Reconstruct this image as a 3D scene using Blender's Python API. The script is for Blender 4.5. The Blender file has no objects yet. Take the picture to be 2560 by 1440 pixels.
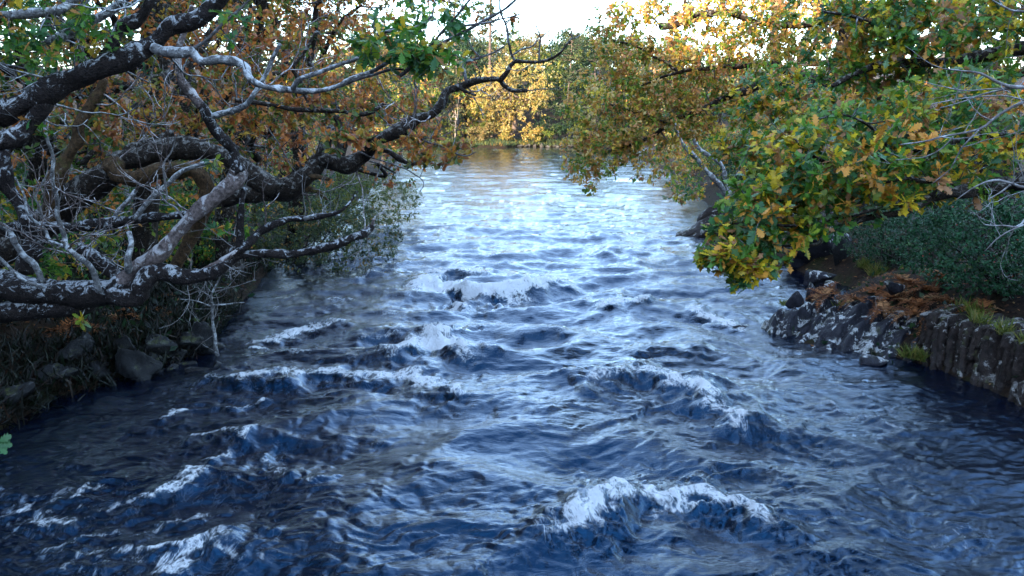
import bpy, bmesh, math, random
import numpy as np
from mathutils import Matrix, Vector, noise as mnoise

# ------------------------------------------------------------------ camera, sky, sun, exposure
sc = bpy.context.scene
COL = sc.collection
F_PX, PITCH, CAM_H = 1991.0, math.radians(12.3), 4.5
cam = bpy.data.cameras.new('camera'); cam.sensor_width = 36; cam.lens = F_PX / 2560 * 36
cam.clip_start = 0.05; cam.clip_end = 3000
cam_o = bpy.data.objects.new('camera', cam); COL.objects.link(cam_o)
cam_o.location = (0, 0, CAM_H); cam_o.rotation_euler = (math.pi / 2 - PITCH, 0, 0)
sc.camera = cam_o
SUN_EL = math.radians(15)
SUN_AZ = math.radians(180 + 38)            # clockwise from +Y: behind the camera, to the left
world = bpy.data.worlds.new('World'); sc.world = world; world.use_nodes = True
wn = world.node_tree.nodes; wl = world.node_tree.links
bg = wn['Background']
sky = wn.new('ShaderNodeTexSky'); sky.sky_type = 'NISHITA'; sky.sun_disc = False
sky.sun_elevation = SUN_EL; sky.sun_rotation = SUN_AZ
sky.air_density = 1.0; sky.dust_density = 0.25; sky.ozone_density = 2.6
# thin high cloud, the same all round the sky
wtc = wn.new('ShaderNodeTexCoord'); wmp = wn.new('ShaderNodeMapping'); wmp.inputs['Scale'].default_value = (1.6, 1.6, 5.0)
wnz = wn.new('ShaderNodeTexNoise'); wnz.inputs['Scale'].default_value = 1.4; wnz.inputs['Detail'].default_value = 7; wnz.inputs['Roughness'].default_value = 0.6
wrp = wn.new('ShaderNodeMapRange'); wrp.inputs[1].default_value = 0.42; wrp.inputs[2].default_value = 0.66; wrp.inputs[3].default_value = 0.0; wrp.inputs[4].default_value = 0.4
wmx = wn.new('ShaderNodeMix'); wmx.data_type = 'RGBA'; wmx.inputs[7].default_value = (4.2, 5.2, 6.8, 1)
wl.new(wtc.outputs['Generated'], wmp.inputs[0]); wl.new(wmp.outputs[0], wnz.inputs['Vector']); wl.new(wnz.outputs['Fac'], wrp.inputs[0]); wl.new(wrp.outputs[0], wmx.inputs[0])
wl.new(sky.outputs[0], wmx.inputs[6]); wl.new(wmx.outputs[2], bg.inputs[0]); bg.inputs[1].default_value = 0.15
sun = bpy.data.lights.new('sun', 'SUN'); sun.energy = 3.2; sun.angle = math.radians(0.6); sun.color = (1.0, 0.83, 0.62)
sun_o = bpy.data.objects.new('sun', sun); COL.objects.link(sun_o)
sd = Vector((math.sin(SUN_AZ) * math.cos(SUN_EL), math.cos(SUN_AZ) * math.cos(SUN_EL), math.sin(SUN_EL)))
sun_o.rotation_euler = sd.to_track_quat('Z', 'Y').to_euler(); sun_o.location = (-30, -40, 40)
sc.view_settings.view_transform = 'Standard'; sc.view_settings.look = 'None'
sc.view_settings.exposure = 2.92; sc.view_settings.gamma = 1.0
sc.cycles.max_bounces = 6; sc.cycles.transparent_max_bounces = 4

rng = np.random.default_rng(7)
R3 = lambda a: np.asarray(a, dtype=float)

# ------------------------------------------------------------------ pixels (of the 2560 x 1440 photograph) to places
cp, sp = math.cos(PITCH), math.sin(PITCH)
def ray(px, py):
    a = (px - 1280) / F_PX; b = (720 - py) / F_PX
    return a, cp + b * sp, -sp + b * cp
def P(px, py, D):
    d = ray(px, py); t = D / d[1]
    return np.array((d[0] * t, D, CAM_H + d[2] * t))
def G(px, py, z=0.0):
    d = ray(px, py); t = (z - CAM_H) / d[2]
    return np.array((d[0] * t, d[1] * t, z))

# ------------------------------------------------------------------ noise
def _h(ix, iy, s):
    h = (ix.astype(np.int64) * 374761393 + iy.astype(np.int64) * 668265263 + s * 974634777) & 0x7fffffff
    h = ((h ^ (h >> 13)) * 1274126177) & 0x7fffffff
    return (h ^ (h >> 16)) & 0xffff
def pn(x, y, s=0):
    x = np.asarray(x, float); y = np.asarray(y, float)
    ix = np.floor(x); iy = np.floor(y); fx = x - ix; fy = y - iy
    ux = fx * fx * fx * (fx * (fx * 6 - 15) + 10); uy = fy * fy * fy * (fy * (fy * 6 - 15) + 10)
    def g(a, b):
        t = _h(ix + a, iy + b, s) * (2 * math.pi / 65536)
        return np.cos(t) * (fx - a) + np.sin(t) * (fy - b)
    n0 = g(0, 0) * (1 - ux) + g(1, 0) * ux
    n1 = g(0, 1) * (1 - ux) + g(1, 1) * ux
    return (n0 * (1 - uy) + n1 * uy) * 1.5
def fbm(x, y, s=0, o=4, g=0.5, l=2.03):
    r = 0; a = 1.0; t = 0
    for k in range(o):
        r = r + a * pn(x, y, s + k * 17); t += a; a *= g; x = x * l + 3.7; y = y * l - 1.9
    return r / t
def sstep(a, b, x):
    t = np.clip((x - a) / (b - a), 0, 1); return t * t * (3 - 2 * t)

# ------------------------------------------------------------------ mesh helpers
def tag(o, label=None, cat=None, group=None, kind=None):
    if label: o['label'] = label
    if cat: o['category'] = cat
    if group: o['group'] = group
    if kind: o['kind'] = kind
    return o
def thing(name, label, cat, loc, group=None):
    o = bpy.data.objects.new(name, None); COL.objects.link(o)
    o.location = tuple(float(v) for v in loc); o.empty_display_size = 0.2
    return tag(o, label, cat, group)
def mesh_np(name, V, F, mat, smooth=True, col=None, attrs=None):
    V = np.asarray(V, np.float32)
    Fs = F if isinstance(F, list) else [F]
    Fs = [np.asarray(f, np.int32) for f in Fs if len(f)]
    me = bpy.data.meshes.new(name)
    me.vertices.add(len(V)); me.vertices.foreach_set('co', V.ravel())
    lp = np.concatenate([f.ravel() for f in Fs]); tot = np.concatenate([np.full(len(f), f.shape[1], np.int32) for f in Fs])
    st = np.concatenate([[0], np.cumsum(tot)[:-1]]).astype(np.int32)
    me.loops.add(len(lp)); me.loops.foreach_set('vertex_index', lp)
    me.polygons.add(len(tot)); me.polygons.foreach_set('loop_start', st)
    if smooth: me.polygons.foreach_set('use_smooth', np.ones(len(tot), bool))
    me.update(calc_edges=True)
    if col is not None:
        a = me.attributes.new('col', 'FLOAT_COLOR', 'POINT')
        c4 = np.ones((len(V), 4), np.float32); c4[:, :3] = col; a.data.foreach_set('color', c4.ravel())
    for k, v in (attrs or {}).items():
        a = me.attributes.new(k, 'FLOAT', 'POINT'); a.data.foreach_set('value', np.asarray(v, np.float32))
    if mat: me.materials.append(mat)
    return me
def link(name, me, parent=None, loc=None):
    o = bpy.data.objects.new(name, me); COL.objects.link(o)
    if parent is not None: o.parent = parent
    if loc is not None: o.location = loc
    return o
def mk(name, V, F, mat, parent=None, smooth=True, col=None, attrs=None, kind=None):
    V = np.asarray(V, float)
    if parent is not None: V = V - R3(parent.location)
    o = link(name, mesh_np(name, V, F, mat, smooth, col, attrs), parent)
    if kind: o['kind'] = kind
    return o
class Bag:
    def __init__(s): s.V = []; s.F = {}; s.C = []; s.n = 0
    def add(s, V, F, c=None):
        for f in (F if isinstance(F, list) else [F]):
            if len(f): s.F.setdefault(f.shape[1], []).append(f + s.n)
        s.V.append(V); s.n += len(V)
        if c is not None: s.C.append(np.broadcast_to(c, (len(V), 3)))
    def mk(s, name, mat, parent=None, kind=None, smooth=True):
        if not s.n: return None
        return mk(name, np.concatenate(s.V), [np.concatenate(f) for f in s.F.values()], mat, parent, smooth,
                  np.concatenate(s.C) if s.C else None, None, kind)

def crom(pts, vals, step):
    """Catmull-Rom through pts (n,3) with values per point; resampled about every `step` metres."""
    pts = R3(pts); vals = R3(vals); n = len(pts)
    e = np.vstack([2 * pts[0] - pts[1], pts, 2 * pts[-1] - pts[-2]])
    out = []; ov = []
    for i in range(n - 1):
        p0, p1, p2, p3 = e[i:i + 4]; m = max(2, int(np.linalg.norm(p2 - p1) / step + 0.5))
        t = np.linspace(0, 1, m, endpoint=False)[:, None]
        out.append(0.5 * (2 * p1 + (p2 - p0) * t + (2 * p0 - 5 * p1 + 4 * p2 - p3) * t ** 2 + (3 * p1 - p0 - 3 * p2 + p3) * t ** 3))
        ov.append(vals[i] + (vals[i + 1] - vals[i]) * t[:, 0])
    out.append(pts[-1:]); ov.append(vals[-1:])
    return np.vstack(out), np.concatenate(ov)
def tube(pts, rad, sides=8, knob=0.0, seed=0, cap=True):
    pts = R3(pts); n = len(pts); rad = R3(rad)
    T = np.gradient(pts, axis=0); T /= np.linalg.norm(T, axis=1)[:, None] + 1e-9
    u = np.cross(T[0], (0.31, 0.17, 0.93)); u /= np.linalg.norm(u) + 1e-9
    U = np.zeros_like(T)
    for i in range(n):
        u = u - T[i] * u.dot(T[i]); u /= np.linalg.norm(u) + 1e-9; U[i] = u
    W = np.cross(T, U)
    a = np.arange(sides) * 2 * math.pi / sides
    r = np.repeat(rad[:, None], sides, 1)
    if knob:
        s = np.concatenate([[0], np.cumsum(np.linalg.norm(np.diff(pts, axis=0), axis=1))])
        L = s[:, None] / (rad.mean() * 2.2 + 1e-6)
        r = r * (1 + knob * fbm(np.cos(a)[None] * 1.1 + L, np.sin(a)[None] * 1.1 + L * 0.37, seed, 3)
                 + knob * 0.8 * pn(L * 0.6, L * 0 + 0.5, seed + 5))
    V = pts[:, None] + r[..., None] * (np.cos(a)[None, :, None] * U[:, None] + np.sin(a)[None, :, None] * W[:, None])
    V = V.reshape(-1, 3)
    i = np.arange(n - 1)[:, None] * sides; j = np.arange(sides)[None]; k = (j + 1) % sides
    Q = np.stack([i + j, i + k, i + sides + k, i + sides + j], -1).reshape(-1, 4)
    Fs = [Q]
    if cap:
        V = np.vstack([V, pts[-1:] + T[-1] * rad[-1] * 0.5, pts[:1] - T[0] * rad[0] * 0.3])
        b = (n - 1) * sides; e = n * sides; jj = np.arange(sides)
        Fs.append(np.concatenate([np.stack([b + jj, b + (jj + 1) % sides, np.full(sides, e)], -1),
                                  np.stack([(jj + 1) % sides, jj, np.full(sides, e + 1)], -1)]))
    return V, Fs

# ------------------------------------------------------------------ materials
def newmat(name):
    m = bpy.data.materials.new(name); m.use_nodes = True
    nt = m.node_tree; b = nt.nodes['Principled BSDF']
    return m, nt.nodes, nt.links, b
def N(nodes, t, **kw):
    n = nodes.new(t)
    for k, v in kw.items():
        if k in n.inputs: n.inputs[k].default_value = v
        else: setattr(n, k, v)
    return n
def ramp(nodes, stops, interp='LINEAR'):
    r = nodes.new('ShaderNodeValToRGB'); r.color_ramp.interpolation = interp
    el = r.color_ramp.elements
    while len(el) < len(stops): el.new(0.5)
    for e, (p, c) in zip(el, stops):
        e.position = p; e.color = (*c, 1) if len(c) == 3 else c
    return r
def mixc(nodes, links, fac, a, b, blend='MIX'):
    m = nodes.new('ShaderNodeMix'); m.data_type = 'RGBA'; m.blend_type = blend
    for s, v in ((0, fac), (6, a), (7, b)):
        if isinstance(v, (int, float)): m.inputs[s].default_value = v
        elif isinstance(v, tuple): m.inputs[s].default_value = (*v, 1)
        else: links.new(v, m.inputs[s])
    return m.outputs[2]
def tc(nodes, links, scale=(1, 1, 1), out='Object'):
    t = nodes.new('ShaderNodeTexCoord'); mp = nodes.new('ShaderNodeMapping'); mp.inputs['Scale'].default_value = scale
    links.new(t.outputs[out], mp.inputs[0]); return mp.outputs[0]

def bark_mat(name, dark, mid, lich, lo, hi, lscale=5.0, bump=0.6, moss=0.0):
    m, n, l, b = newmat(name)
    v = tc(n, l)
    n1 = N(n, 'ShaderNodeTexNoise', Scale=22.0, Detail=6.0, Roughness=0.65); l.new(v, n1.inputs['Vector'])
    n2 = N(n, 'ShaderNodeTexNoise', Scale=lscale, Detail=9.0, Roughness=0.72, Distortion=0.6); l.new(v, n2.inputs['Vector'])
    r1 = ramp(n, [(0.32, dark), (0.68, mid)]); l.new(n1.outputs['Fac'], r1.inputs[0])
    gg = n.new('ShaderNodeNewGeometry'); gs = n.new('ShaderNodeSeparateXYZ'); l.new(gg.outputs['Normal'], gs.inputs[0])
    ma = N(n, 'ShaderNodeMath', operation='MULTIPLY_ADD'); ma.inputs[1].default_value = 0.085; l.new(gs.outputs['Z'], ma.inputs[0]); l.new(n2.outputs['Fac'], ma.inputs[2])  # lichen favours upward faces, painting in the light on limb tops
    r2 = ramp(n, [(lo, (0, 0, 0)), (hi, (1, 1, 1))]); l.new(ma.outputs[0], r2.inputs[0])
    c = mixc(n, l, r2.outputs[0], r1.outputs[0], lich)
    if moss:
        n3 = N(n, 'ShaderNodeTexNoise', Scale=2.3, Detail=7.0, Roughness=0.7); l.new(v, n3.inputs['Vector'])
        r3 = ramp(n, [(0.56, (0, 0, 0)), (0.66, (moss,) * 3)]); l.new(n3.outputs['Fac'], r3.inputs[0])
        c = mixc(n, l, r3.outputs[0], c, (0.07, 0.075, 0.015))
    l.new(c, b.inputs['Base Color']); b.inputs['Roughness'].default_value = 0.75
    b.inputs['Specular IOR Level'].default_value = 0.15
    vo = N(n, 'ShaderNodeTexVoronoi', Scale=34.0); vo.feature = 'DISTANCE_TO_EDGE'; l.new(v, vo.inputs['Vector'])
    mm = N(n, 'ShaderNodeMath', operation='ADD'); l.new(n1.outputs['Fac'], mm.inputs[0]); l.new(vo.outputs['Distance'], mm.inputs[1])
    bp = N(n, 'ShaderNodeBump', Strength=bump, Distance=0.02); l.new(mm.outputs[0], bp.inputs['Height']); l.new(bp.outputs[0], b.inputs['Normal'])
    return m
M = {}
M['bark'] = bark_mat('bark_dark_lichen', (0.005, 0.0035, 0.0035), (0.028, 0.020, 0.018), (0.36, 0.36, 0.365), 0.555, 0.625, 9.0, 1.0)
M['bark_oak'] = bark_mat('bark_dark_oak', (0.005, 0.0035, 0.003), (0.034, 0.023, 0.016), (0.19, 0.175, 0.155), 0.545, 0.64, 12.0, 1.0)
M['bark_brown'] = bark_mat('bark_brown_moss', (0.010, 0.006, 0.003), (0.10, 0.056, 0.026), (0.26, 0.24, 0.19), 0.62, 0.72, 9.0, 0.9, 0.7)
M['bark_grey'] = bark_mat('bark_pale_grey', (0.03, 0.027, 0.027), (0.20, 0.19, 0.185), (0.46, 0.46, 0.46), 0.50, 0.60, 9.0, 0.6)
M['bark_dead'] = bark_mat('bark_dead_wood', (0.03, 0.02, 0.018), (0.22, 0.165, 0.15), (0.46, 0.42, 0.41), 0.53, 0.60, 5.0, 0.9)
M['twig'] = bark_mat('twig_grey', (0.03, 0.026, 0.025), (0.11, 0.10, 0.098), (0.26, 0.26, 0.26), 0.55, 0.65, 9.0, 0.1)
M['twig_pale'] = bark_mat('twig_pale', (0.08, 0.07, 0.066), (0.22, 0.20, 0.195), (0.36, 0.36, 0.36), 0.55, 0.65, 9.0, 0.1)
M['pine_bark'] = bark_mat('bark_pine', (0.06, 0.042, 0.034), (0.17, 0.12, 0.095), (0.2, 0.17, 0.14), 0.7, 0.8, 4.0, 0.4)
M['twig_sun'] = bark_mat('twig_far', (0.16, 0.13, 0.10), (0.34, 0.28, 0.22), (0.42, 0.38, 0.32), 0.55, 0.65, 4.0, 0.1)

def leaf_mat(name, rough=0.42, trans=0.46, spec=0.42):
    m, n, l, b = newmat(name)
    a = N(n, 'ShaderNodeAttribute', attribute_name='col')
    nz = N(n, 'ShaderNodeTexNoise', Scale=40.0, Detail=3.0); l.new(tc(n, l), nz.inputs['Vector'])
    r = ramp(n, [(0.3, (0.70, 0.68, 0.64)), (0.7, (1.16, 1.16, 1.10))]); l.new(nz.outputs['Fac'], r.inputs[0])
    c = mixc(n, l, 1.0, a.outputs['Color'], r.outputs[0], 'MULTIPLY')
    l.new(c, b.inputs['Base Color']); b.inputs['Roughness'].default_value = rough
    b.inputs['Specular IOR Level'].default_value = spec
    tr = n.new('ShaderNodeBsdfTranslucent'); l.new(c, tr.inputs['Color'])
    mx = N(n, 'ShaderNodeMixShader'); mx.inputs[0].default_value = trans
    out = n['Material Output']; l.new(b.outputs[0], mx.inputs[1]); l.new(tr.outputs[0], mx.inputs[2]); l.new(mx.outputs[0], out.inputs[0])
    return m
M['leaf'] = leaf_mat('oak_leaf'); M['leaf_far'] = leaf_mat('far_leaf', 0.6, 0.3, 0.3)
M['holly'] = leaf_mat('holly_leaf', 0.42, 0.15, 0.2); M['dry'] = leaf_mat('dry_fern', 0.8, 0.25, 0.1)

def rock_mat(name, dark, mid, lich, lo, hi, moss=0.5):
    m, n, l, b = newmat(name)
    v = tc(n, l)
    n1 = N(n, 'ShaderNodeTexNoise', Scale=6.0, Detail=10.0, Roughness=0.7); l.new(v, n1.inputs['Vector'])
    r1 = ramp(n, [(0.3, dark), (0.7, mid)]); l.new(n1.outputs['Fac'], r1.inputs[0])
    n2 = N(n, 'ShaderNodeTexNoise', Scale=3.6, Detail=11.0, Roughness=0.7, Distortion=0.5); l.new(v, n2.inputs['Vector'])
    g = n.new('ShaderNodeNewGeometry'); sx = n.new('ShaderNodeSeparateXYZ'); l.new(g.outputs['Normal'], sx.inputs[0])
    mu = N(n, 'ShaderNodeMath', operation='MULTIPLY_ADD'); mu.inputs[1].default_value = 0.10; l.new(sx.outputs['Z'], mu.inputs[0]); l.new(n2.outputs['Fac'], mu.inputs[2])
    r2 = ramp(n, [(lo, (0, 0, 0)), (hi, (1, 1, 1))]); l.new(mu.outputs[0], r2.inputs[0])
    c = mixc(n, l, r2.outputs[0], r1.outputs[0], lich)
    n3 = N(n, 'ShaderNodeTexNoise', Scale=3.4, Detail=8.0, Roughness=0.7); l.new(v, n3.inputs['Vector'])
    m3 = N(n, 'ShaderNodeMath', operation='MULTIPLY_ADD'); m3.inputs[1].default_value = 0.12; l.new(sx.outputs['Z'], m3.inputs[0]); l.new(n3.outputs['Fac'], m3.inputs[2])
    r3 = ramp(n, [(0.62, (0, 0, 0)), (0.72, (moss,) * 3)]); l.new(m3.outputs[0], r3.inputs[0])
    c = mixc(n, l, r3.outputs[0], c, (0.05, 0.055, 0.012))
    n5 = N(n, 'ShaderNodeTexNoise', Scale=38.0, Detail=5.0, Roughness=0.75); l.new(v, n5.inputs['Vector'])
    r5 = ramp(n, [(0.30, (0.45, 0.45, 0.45)), (0.52, (0.95, 0.95, 0.95)), (0.70, (1.7, 1.65, 1.55))]); l.new(n5.outputs['Fac'], r5.inputs[0])
    c = mixc(n, l, 1.0, c, r5.outputs[0], 'MULTIPLY')
    l.new(c, b.inputs['Base Color'])
    gp = n.new('ShaderNodeSeparateXYZ'); l.new(g.outputs['Position'], gp.inputs[0])
    rw = N(n, 'ShaderNodeMapRange'); rw.inputs[1].default_value = 0.1; rw.inputs[2].default_value = 0.5; rw.inputs[3].default_value = 0.25; rw.inputs[4].default_value = 0.75
    l.new(gp.outputs['Z'], rw.inputs[0]); l.new(rw.outputs[0], b.inputs['Roughness']); b.inputs['Specular IOR Level'].default_value = 0.22
    n4 = N(n, 'ShaderNodeTexNoise', Scale=14.0, Detail=8.0, Roughness=0.7); l.new(v, n4.inputs['Vector'])
    bp = N(n, 'ShaderNodeBump', Strength=0.7, Distance=0.05); l.new(n4.outputs['Fac'], bp.inputs['Height']); l.new(bp.outputs[0], b.inputs['Normal'])
    return m
M['rock'] = rock_mat('rock_slate_blue', (0.007, 0.007, 0.011), (0.030, 0.029, 0.038), (0.46, 0.46, 0.45), 0.60, 0.645)
M['slate'] = rock_mat('rock_slate_wall', (0.006, 0.004, 0.0035), (0.048, 0.033, 0.027), (0.30, 0.28, 0.26), 0.60, 0.65, 0.9)
M['boulder'] = rock_mat('rock_boulder', (0.004, 0.004, 0.0045), (0.018, 0.018, 0.020), (0.10, 0.10, 0.10), 0.61, 0.70, 0.9)  # near black: deep shade of the left bank put into the colour
M['farrock'] = rock_mat('rock_far', (0.03, 0.025, 0.02), (0.09, 0.08, 0.07), (0.2, 0.19, 0.18), 0.6, 0.7)

def ground_mat():
    m, n, l, b = newmat('forest_floor')
    v = tc(n, l)
    n1 = N(n, 'ShaderNodeTexNoise', Scale=1.3, Detail=9.0, Roughness=0.7); l.new(v, n1.inputs['Vector'])
    r1 = ramp(n, [(0.35, (0.010, 0.008, 0.006)), (0.5, (0.032, 0.021, 0.014)), (0.62, (0.022, 0.028, 0.010)), (0.75, (0.055, 0.034, 0.02))]); l.new(n1.outputs['Fac'], r1.inputs[0])
    vo = N(n, 'ShaderNodeTexVoronoi', Scale=16.0); l.new(v, vo.inputs['Vector'])
    r2 = ramp(n, [(0.0, (0.35, 0.3, 0.28)), (1.0, (1.6, 1.3, 1.1))]); l.new(vo.outputs['Color'], r2.inputs[0])
    c = mixc(n, l, 0.75, r1.outputs[0], r2.outputs[0], 'MULTIPLY')
    l.new(c, b.inputs['Base Color']); b.inputs['Roughness'].default_value = 0.9; b.inputs['Specular IOR Level'].default_value = 0.15
    n4 = N(n, 'ShaderNodeTexNoise', Scale=9.0, Detail=8.0, Roughness=0.75); l.new(v, n4.inputs['Vector'])
    bp = N(n, 'ShaderNodeBump', Strength=1.0, Distance=0.08); l.new(n4.outputs['Fac'], bp.inputs['Height']); l.new(bp.outputs[0], b.inputs['Normal'])
    return m
M['ground'] = ground_mat()

def water_mat():
    m, n, l, b = newmat('river_water')
    b.inputs['Base Color'].default_value = (0.004, 0.014, 0.040, 1)
    b.inputs['Roughness'].default_value = 0.025; b.inputs['IOR'].default_value = 1.58; b.inputs['Specular Tint'].default_value = (0.12, 0.50, 1.0, 1)
    v1 = tc(n, l, (3.0, 6.5, 3.0)); v2 = tc(n, l, (9.0, 19.0, 9.0))
    a1 = N(n, 'ShaderNodeTexNoise', Scale=1.0, Detail=5.0, Roughness=0.6, Distortion=1.2); l.new(v1, a1.inputs['Vector'])
    a2 = N(n, 'ShaderNodeTexNoise', Scale=1.0, Detail=4.0, Roughness=0.6, Distortion=0.8); l.new(v2, a2.inputs['Vector'])
    ad = N(n, 'ShaderNodeMath', operation='MULTIPLY_ADD'); ad.inputs[1].default_value = 0.35; l.new(a2.outputs['Fac'], ad.inputs[0]); l.new(a1.outputs['Fac'], ad.inputs[2])
    bp = N(n, 'ShaderNodeBump', Strength=1.0, Distance=0.015); l.new(ad.outputs[0], bp.inputs['Height']); l.new(bp.outputs[0], b.inputs['Normal'])
    fo = N(n, 'ShaderNodeAttribute', attribute_name='foam')
    def mth(op, a, b_=None, c_=None):
        q = N(n, 'ShaderNodeMath', operation=op)
        for s_, v_ in enumerate((a, b_, c_)):
            if v_ is None: continue
            if isinstance(v_, (int, float)): q.inputs[s_].default_value = v_
            else: l.new(v_, q.inputs[s_])
        return q.outputs[0]
    def smooth(v_, lo, hi):
        q = N(n, 'ShaderNodeMapRange'); q.interpolation_type = 'SMOOTHSTEP'; q.inputs[1].default_value = lo; q.inputs[2].default_value = hi
        l.new(v_, q.inputs[0]); return q.outputs[0]
    f1 = N(n, 'ShaderNodeTexNoise', Scale=1.0, Detail=9.0, Roughness=0.72, Distortion=1.2); l.new(tc(n, l, (4.2, 2.2, 4.2)), f1.inputs['Vector'])
    f3 = N(n, 'ShaderNodeTexNoise', Scale=1.0, Detail=7.0, Roughness=0.62, Distortion=2.2); l.new(tc(n, l, (2.6, 1.3, 2.6)), f3.inputs['Vector'])
    f4 = N(n, 'ShaderNodeTexNoise', Scale=1.0, Detail=5.0, Roughness=0.7); l.new(tc(n, l, (30.0, 9.0, 20.0)), f4.inputs['Vector'])
    nc = mth('MULTIPLY_ADD', f1.outputs['Fac'], 3.2, -1.1)
    nc = mth('MULTIPLY_ADD', f4.outputs['Fac'], 0.9, mth('ADD', nc, -0.45))
    lace = smooth(mth('ABSOLUTE', mth('SUBTRACT', f3.outputs['Fac'], 0.5)), 0.07, 0.0)
    tot = mth('MULTIPLY', fo.outputs['Fac'], mth('MULTIPLY_ADD', nc, 1.15, mth('MULTIPLY_ADD', lace, 0.55, 0.28)))
    fac = mth('MULTIPLY', smooth(tot, 0.30, 0.82), 0.95)
    lz = N(n, 'ShaderNodeAttribute', attribute_name='lace')
    f6 = N(n, 'ShaderNodeTexNoise', Scale=1.0, Detail=6.0, Roughness=0.6, Distortion=1.8); l.new(tc(n, l, (3.4, 2.0, 3.4)), f6.inputs['Vector'])
    thin = smooth(mth('ABSOLUTE', mth('SUBTRACT', f6.outputs['Fac'], 0.5)), 0.05, 0.0)
    thin = mth('MULTIPLY', mth('MULTIPLY', thin, smooth(f1.outputs['Fac'], 0.40, 0.58)), mth('MULTIPLY', lz.outputs['Fac'], 0.06))
    fac = mth('MAXIMUM', fac, thin)
    f5 = N(n, 'ShaderNodeTexNoise', Scale=1.0, Detail=4.0, Roughness=0.6, Distortion=1.0); l.new(tc(n, l, (7.0, 11.0, 7.0)), f5.inputs['Vector'])
    fleck = mth('MULTIPLY', smooth(mth('ABSOLUTE', mth('SUBTRACT', f5.outputs['Fac'], 0.5)), 0.022, 0.0), smooth(f1.outputs['Fac'], 0.56, 0.70))
    fac = mth('MAXIMUM', fac, mth('MULTIPLY', fleck, 0.12))
    aer = mixc(n, l, smooth(fo.outputs['Fac'], 0.15, 1.1), (0.0006, 0.0022, 0.008), (0.05, 0.07, 0.08))
    l.new(aer, b.inputs['Base Color'])
    fb = n.new('ShaderNodeBsdfPrincipled'); fb.inputs['Base Color'].default_value = (0.88, 0.89, 0.90, 1); fb.inputs['Roughness'].default_value = 0.6
    bp2 = N(n, 'ShaderNodeBump', Strength=0.9, Distance=0.08); l.new(nc, bp2.inputs['Height']); l.new(bp2.outputs[0], fb.inputs['Normal'])
    mx = n.new('ShaderNodeMixShader'); l.new(fac, mx.inputs[0]); l.new(b.outputs[0], mx.inputs[1]); l.new(fb.outputs[0], mx.inputs[2])
    l.new(mx.outputs[0], n['Material Output'].inputs[0])
    return m
M['water'] = water_mat()

# ------------------------------------------------------------------ river banks and ground
FAR_Y = 111.0
LE = np.array([(-60, -9.0), (0, -8.5), (8, -7.9), (10.8, -7.4), (12.2, -7.3), (13, -6.9), (14.0, -6.2), (14.8, -5.9), (17.3, -6.4), (19.7, -6.6), (24, -7.2), (28, -7.2), (36, -7.6), (48, -8.6), (60, -9.8), (75, -10.8), (90, -12), (100, -14), (112, -26), (200, -40)])
RE = np.array([(-60, 9.0), (0, 8.6), (8, 8.2), (11.6, 8.0), (12.6, 7.9), (13.8, 7.5), (14.6, 6.0), (15.4, 5.5), (16.4, 5.6), (17.6, 6.6), (18.6, 8.0), (20.5, 8.9), (22.5, 8.3), (26, 7.9), (29.5, 7.4), (33, 8.4), (39, 9.8), (60, 12.0), (81, 13.2), (95, 15), (112, 26), (200, 40)])
def ledge(y): return np.interp(y, LE[:, 0], LE[:, 1])
def redge(y): return np.interp(y, RE[:, 0], RE[:, 1])
def out_d(x, y):
    """metres outside the water: positive on land"""
    d = np.maximum(ledge(y) - x, x - redge(y))
    fy = (y - FAR_Y - 1.2 * np.sin(x * 0.35) - 0.6 * np.sin(x * 0.9)) 
    return np.maximum(d, fy)
def gz(x, y):
    x = R3(x); y = R3(y)
    d = out_d(x, y)
    near = 1 - sstep(30, 60, y)
    z = -1.1 + 1.45 * sstep(-0.9, 0.5, d) + 0.55 * sstep(0.4, 3.5, d) + 0.05 * np.clip(d - 3, 0, 60)
    z = z + np.where(x > 0, 0.35 * sstep(0.0, 1.2, d) * near, 0.0)
    z = z + 0.30 * fbm(x * 0.45, y * 0.45, 3, 4) * sstep(-0.5, 1.5, d) + 0.10 * fbm(x * 2.1, y * 2.1, 9, 3) * sstep(-0.3, 0.8, d)
    z = z - 0.75 * np.exp(-(((x - 6.9) / 1.5) ** 2 + ((y - 15.2) / 1.9) ** 2)) * sstep(-.2, .4, d)
    far = np.clip(y - FAR_Y - 6, 0, 200)
    z = z + 0.12 * np.minimum(far, 110) * sstep(-2, 10, far)
    u = x * (-math.sin(SUN_AZ)) + y * (-math.cos(SUN_AZ))       # distance along the sunlight
    ridge = np.exp(-((u + 62) / 20.0) ** 2) * (24.5 + 3.0 * fbm(x * 0.05, y * 0.05, 21, 3) + 2.2 * fbm(x * 0.3, y * 0.3, 22, 3))  # unseen hill behind the camera, added to shade the foreground
    return z + ridge
def axis(lo, hi, n, c, k):
    t = np.linspace(-1, 1, n); s = np.sinh(t * k) / math.sinh(k)
    return np.where(s < 0, c + s * (c - lo), c + s * (hi - c))
gx = axis(-420, 420, 271, 0, 5.2); gy = axis(-300, 900, 291, 16, 5.4)
XX, YY = np.meshgrid(gx, gy)
ZZ = gz(XX, YY)
nx = len(gx); ii = np.arange(len(gy) - 1)[:, None] * nx + np.arange(nx - 1)[None]
GQ = np.stack([ii, ii + 1, ii + nx + 1, ii + nx], -1).reshape(-1, 4)
tag(mk('ground', np.stack([XX, YY, ZZ], -1).reshape(-1, 3), GQ, M['ground']), kind='structure')

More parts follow.
